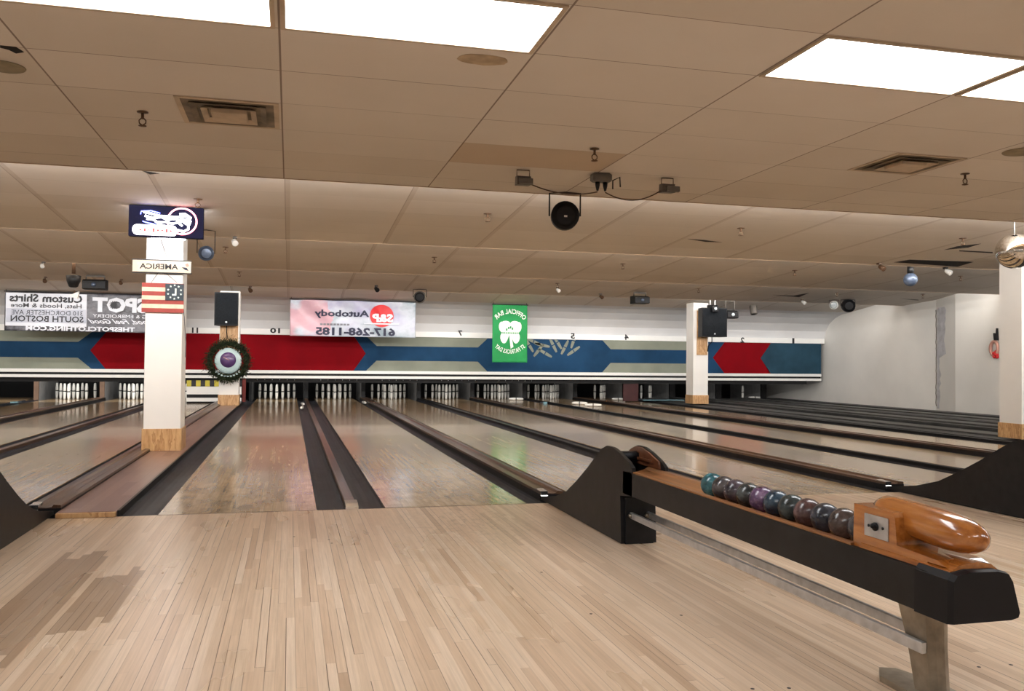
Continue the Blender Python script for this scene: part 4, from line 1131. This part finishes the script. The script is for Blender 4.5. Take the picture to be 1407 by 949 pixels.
def gridpanel(mb, x0, x1, z0, z1, Y, fn, mi, nx=30, nz=8, off=.006):
    vs = []
    for j in range(nz+1):
        for i in range(nx+1):
            x = x0+(x1-x0)*i/nx; z = z0+(z1-z0)*j/nz; vs.append((x, Y-fn(x, z)-off, z))
    mb.add(vs, [(j*(nx+1)+i, j*(nx+1)+i+1, (j+1)*(nx+1)+i+1, (j+1)*(nx+1)+i) for j in range(nz) for i in range(nx)], mi, True)
def off(fn, d): return lambda x, z: fn(x, z)+d
# clothing banner
def grunge():
    n = NT('grey_black_banner'); v, x, y, z = n.xyz()
    f = n.noise(n.scale(v, (1.2, 1, 2)), 1.0, 6, .7)
    n.base(n.ramp(f, [(.42, lin(28, 26, 32)), (.5, lin(84, 84, 92)), (.7, lin(128, 130, 138))])); n.rough(.45); return n.mat
M['grunge'] = grunge()
M['bannerwhite'] = plain('banner_white', lin(208, 211, 220), .5, var=.06, sc=1.5)
M['bannergrey'] = plain('banner_light_grey', lin(176, 180, 194), .5, var=.08, sc=1.5)
fn = wr_fn(3, .012)
TL = at_y(7, 399, BY); BL = at_y(8, 454, BY); TR = at_y(205, 405, BY)
bx0, bz1, bz0 = TL.x, 2.475, BL.z; bx1 = at_y(252, 430, BY).x
t = thing('banner', ((bx0+bx1)/2, BY, bz0), 'clothing shop banner in grey, black and white, hanging at far left', 'banner')
solid(sheet(bx0, bx1, bz0, bz1, BY, fn).build('sheet', 'grunge', t))
H = bz1-bz0; Xu = lambda u: at_y(u, 430, BY).x; Zq = lambda q: bz1-H*q
pn = MB(); gridpanel(pn, bx0+.02, Xu(119), Zq(.92-.05), Zq(.02), BY, fn, 0); gridpanel(pn, bx0+.03, Xu(118.5), Zq(.78), Zq(.42), BY, fn, 1, off=.011)
pn.build('white_fields', ['bannerwhite', 'bannergrey'], t)
TINK = {0: 'ink', 1: 'bannerwhite', 2: 'navyink'}
def btxt(mb, s_, u0, u1, q0, q1, mi, bold=.02, slant=0, fn_=None, d=.016, Y=BY, Zf=None):
    Zf = Zf or Zq
    a, b = at_y(u0, 430, Y).x, at_y(u1, 430, Y).x
    own = mb is None; mb = mb or MB()
    add_text(mb, s_, a, b, Zf(q1), Zf(q0), Y, 0 if own else mi, bold, True, slant, None, off(fn_ or fn, d))
    if own: mb.build('lettering', TINK[mi], t)
btxt(None, 'Custom Shirts', 13, 113, .04, .25, 0, .03); btxt(None, 'Hats, Hoods & More', 15, 112, .28, .41, 0, .01)
btxt(None, '310 DORCHESTER AVE', 16, 114, .46, .58, 0, .0, d=.017); btxt(None, 'SOUTH BOSTON', 15, 115, .60, .76, 0, .02, d=.017)
btxt(None, 'SPOT', 127, 203, .08, .48, 1, .05); btxt(None, 'THE', 209, 248, .10, .46, 1, .045)
btxt(None, 'PRINTING & EMBROIDERY', 128, 236, .53, .62, 1, .0); btxt(None, 'Look Good, Feel Good', 124, 240, .65, .80, 1, .015, .06)
btxt(None, 'THESPOTCLOTHING.COM', 36, 186, .86, .985, 1, .04)
e_ = MB()
cx_, cz_ = Xu(156), Zq(.28)
e_.add([(cx_+.09*math.cos(2*PI*i/24)*(1 if i % 2 else .6), BY-.03-fn(cx_, cz_), cz_+.10*math.sin(2*PI*i/24)*(1 if i % 2 else .6)) for i in range(24)], [tuple(range(24))]); e_.build('splatter_emblem', 'ink', t)
# autobody banner
def auto_mat():
    n = NT('autobody_banner'); v, x, y, z = n.xyz()
    f = n.noise(n.scale(v, (.9, 1, 1.3)), 1.0, 5, .6); g = n.noise(n.scale(v, (.5, 1, .8)), 1.7, 3, .5)
    c1 = n.ramp(f, [(.35, lin(132, 148, 158)), (.48, lin(182, 188, 200)), (.62, lin(160, 158, 186))])
    lft = n.m('MULTIPLY', n.m('LESS_THAN', n.m('ADD', x, n.m('MULTIPLY', f, .8)), 1.3), n.ramp(g, [(.42, (0, 0, 0)), (.5, (1, 1, 1))]))
    n.base(n.mix(n.m('MULTIPLY', lft, .7), c1, lin(196, 138, 148))); n.rough(.4); return n.mat
M['autobanner'] = auto_mat()
fn2 = wr_fn(20, .05)
TL = at_y(399, 411, BY); BR = at_y(571, 464, BY)
t = thing('banner', ((TL.x+BR.x)/2, BY, BR.z), 'shiny white and pink autobody banner with phone number and red disc logo', 'banner')
bz1b = 2.47; bz0b = (at_y(399, 461, BY).z+BR.z)/2
solid(sheet(TL.x, BR.x, bz0b, bz1b, BY, fn2, 80, 30).build('sheet', 'autobanner', t))
Zb = lambda q: bz1b-(bz1b-bz0b)*q
btxt(None, 'Autobody', 432, 507, .26, .50, 2, .03, 0, fn2, .02, Zf=Zb)
btxt(None, '617-268-1185', 434, 543, .74, .97, 2, .04, 0, fn2, .02, Zf=Zb)
ci = MB(); cx_, cz_ = at_y(524.5, 430, BY).x, Zb(.40); P = []
for i in range(36): an = 2*PI*i/36; P.append((cx_+.285*math.cos(an), cz_+.27*math.sin(an)))
ci.add([(a, BY-fn2(a, b)-.024, b) for a, b in [(cx_, cz_)]+P], [(0, 1+i, 1+(i+1) % 36) for i in range(36)]); ci.build('red_disc', 'redink', t)
lg = MB(); btxt(lg, 'S&P', 511, 540, .34, .58, 0, .05, 0, fn2, .04, Zf=Zb)
gridpanel(lg, at_y(500, 430, BY).x, at_y(548, 430, BY).x, Zb(.645), Zb(.61), BY, fn2, 0, 10, 1, .034); lg.build('logo_letters', 'bannerwhite', t)
sm_ = MB()
for i in range(9): gridpanel(sm_, at_y(440+i*4.6, 430, BY).x, at_y(443.4+i*4.6, 430, BY).x, Zb(.69), Zb(.64), BY, fn2, 0, 1, 1, .02)
sm_.build('small_faded_line', 'greyink', t)
# green flag
fn3 = wr_fn(40, .022)
TL = at_y(677, 418, BY); BR = at_y(724, 498, BY)
t = thing('green_flag', ((TL.x+BR.x)/2, BY, BR.z), 'green bar flag with a white shamrock hanging over the masking board', 'flag')
fz1 = 2.47; fz0 = BR.z
solid(sheet(TL.x, BR.x, fz0, fz1, BY, fn3, 24, 40).build('cloth', 'green', t))
FW_, FH_ = BR.x-TL.x, fz1-fz0
def FP(s_, q, d=.02): x = TL.x+FW_*s_; z = fz1-FH_*q; return (x, BY-fn3(x, z)-d, z)
sh = MB()
def heart(s0, q0, ang, R):
    P = []
    for i in range(28):
        a = 2*PI*i/28; hx = 16*math.sin(a)**3/17; hy = (13*math.cos(a)-5*math.cos(2*a)-2*math.cos(3*a)-math.cos(4*a))/17
        hy += .9; x_ = hx*R; y_ = hy*R*.62
        P.append((s0+(x_*math.cos(ang)-y_*math.sin(ang))/FW_, q0-(x_*math.sin(ang)+y_*math.cos(ang))/FH_))
    P = [FP(a, b) for a, b in P]; c0 = FP(s0, q0-.0)
    ctr = [sum(p[k] for p in P)/len(P) for k in range(3)]
    sh.add([ctr]+P, [(0, 1+i, 1+(i+1) % 28) for i in range(28)])
heart(.50, .45, 0, .25); heart(.52, .46, 2*PI/3*.82, .29); heart(.48, .46, -2*PI/3*.82, .29)
sh.add([FP(.47, .5), FP(.53, .5), FP(.60, .73), FP(.52, .76)], [(0, 1, 2, 3)]); sh.add([FP(a, b, .021) for a, b in ((.36, .42), (.64, .42), (.66, .52), (.34, .52))], [(0, 1, 2, 3)])
sh.build('shamrock', 'clothwhite', t)
tt = MB()
def arc(s_, t_, R, ctr, span, hgt, flip):
    an = (s_-.5)*span
    r_ = R+(t_-.5)*hgt*(1 if not flip else -1)
    return ctr[0]+r_*math.sin(an), ctr[1]+(r_*math.cos(an) if not flip else -r_*math.cos(an))
cxf, czf = TL.x+FW_*.5, fz1-FH_*.46
def wtop(s_, t_): return arc(s_, t_, .50, (cxf, czf), 1.75, .12, False)
def wbot(s_, t_): return arc(s_, t_, .50, (cxf, czf), 1.6, .11, True)
add_text(tt, 'OFFICIAL BAR', 0, 1, 0, 1, BY, 0, .02, True, 0, wtop, off(fn3, .022)); tt.build('lettering', 'clothwhite', t); tt = MB()
add_text(tt, 'ST PATRICKS DAY', 0, 1, 0, 1, BY, 0, .02, True, 0, wbot, off(fn3, .022))
tt.build('lettering', 'clothwhite', t)
ct = MB()
for i in range(9): a, b = FP(.28+.05*i, .50, .026), FP(.31+.05*i, .475, .026); ct.add([(a[0], a[1], a[2]), (b[0], a[1], a[2]), (b[0], b[1], b[2]), (a[0], b[1], b[2])], [(0, 1, 2, 3)])
for i, q in enumerate((.39, .36, .35, .37)): a, b = FP(.38+.055*i, q+.06, .026), FP(.42+.055*i, q+.02, .026); ct.add([(a[0], a[1], a[2]), (b[0], a[1], a[2]), (b[0], b[1], b[2]), (a[0], b[1], b[2])], [(0, 1, 2, 3)])
ct.build('centre_print', 'green', t)
for i, l in enumerate(('clothing banner', 'autobody banner', 'green flag')):
    X0, X1, zt = ((bx0, bx1, bz1), (at_y(399, 411, BY).x, at_y(571, 464, BY).x, bz1b), (TL.x, BR.x, fz1))[i]
    tag(MB().cyl((X0-.02, BY, zt+.012), (X1+.02, BY, zt+.012), .010, 8).cyl((X0+.02, BY, zt+.012), (X0+.02, BY, ceil_z(BY)-.001), .006, 6).cyl((X1-.02, BY, zt+.012), (X1-.02, BY, ceil_z(BY)-.001), .006, 6).build('hanging_rod', 'black'), 'thin dark rod along the top of the '+l, 'rod', 'banner rods')

# rail along the right wall bottom
tag(MB().box(14.2, 14.6, FOUL+.2, 24.2, -.07, .03, 0, .006).build('wall_gutter_cover', 'closed'), 'charcoal cover strip running along the foot of the right wall', 'cover')
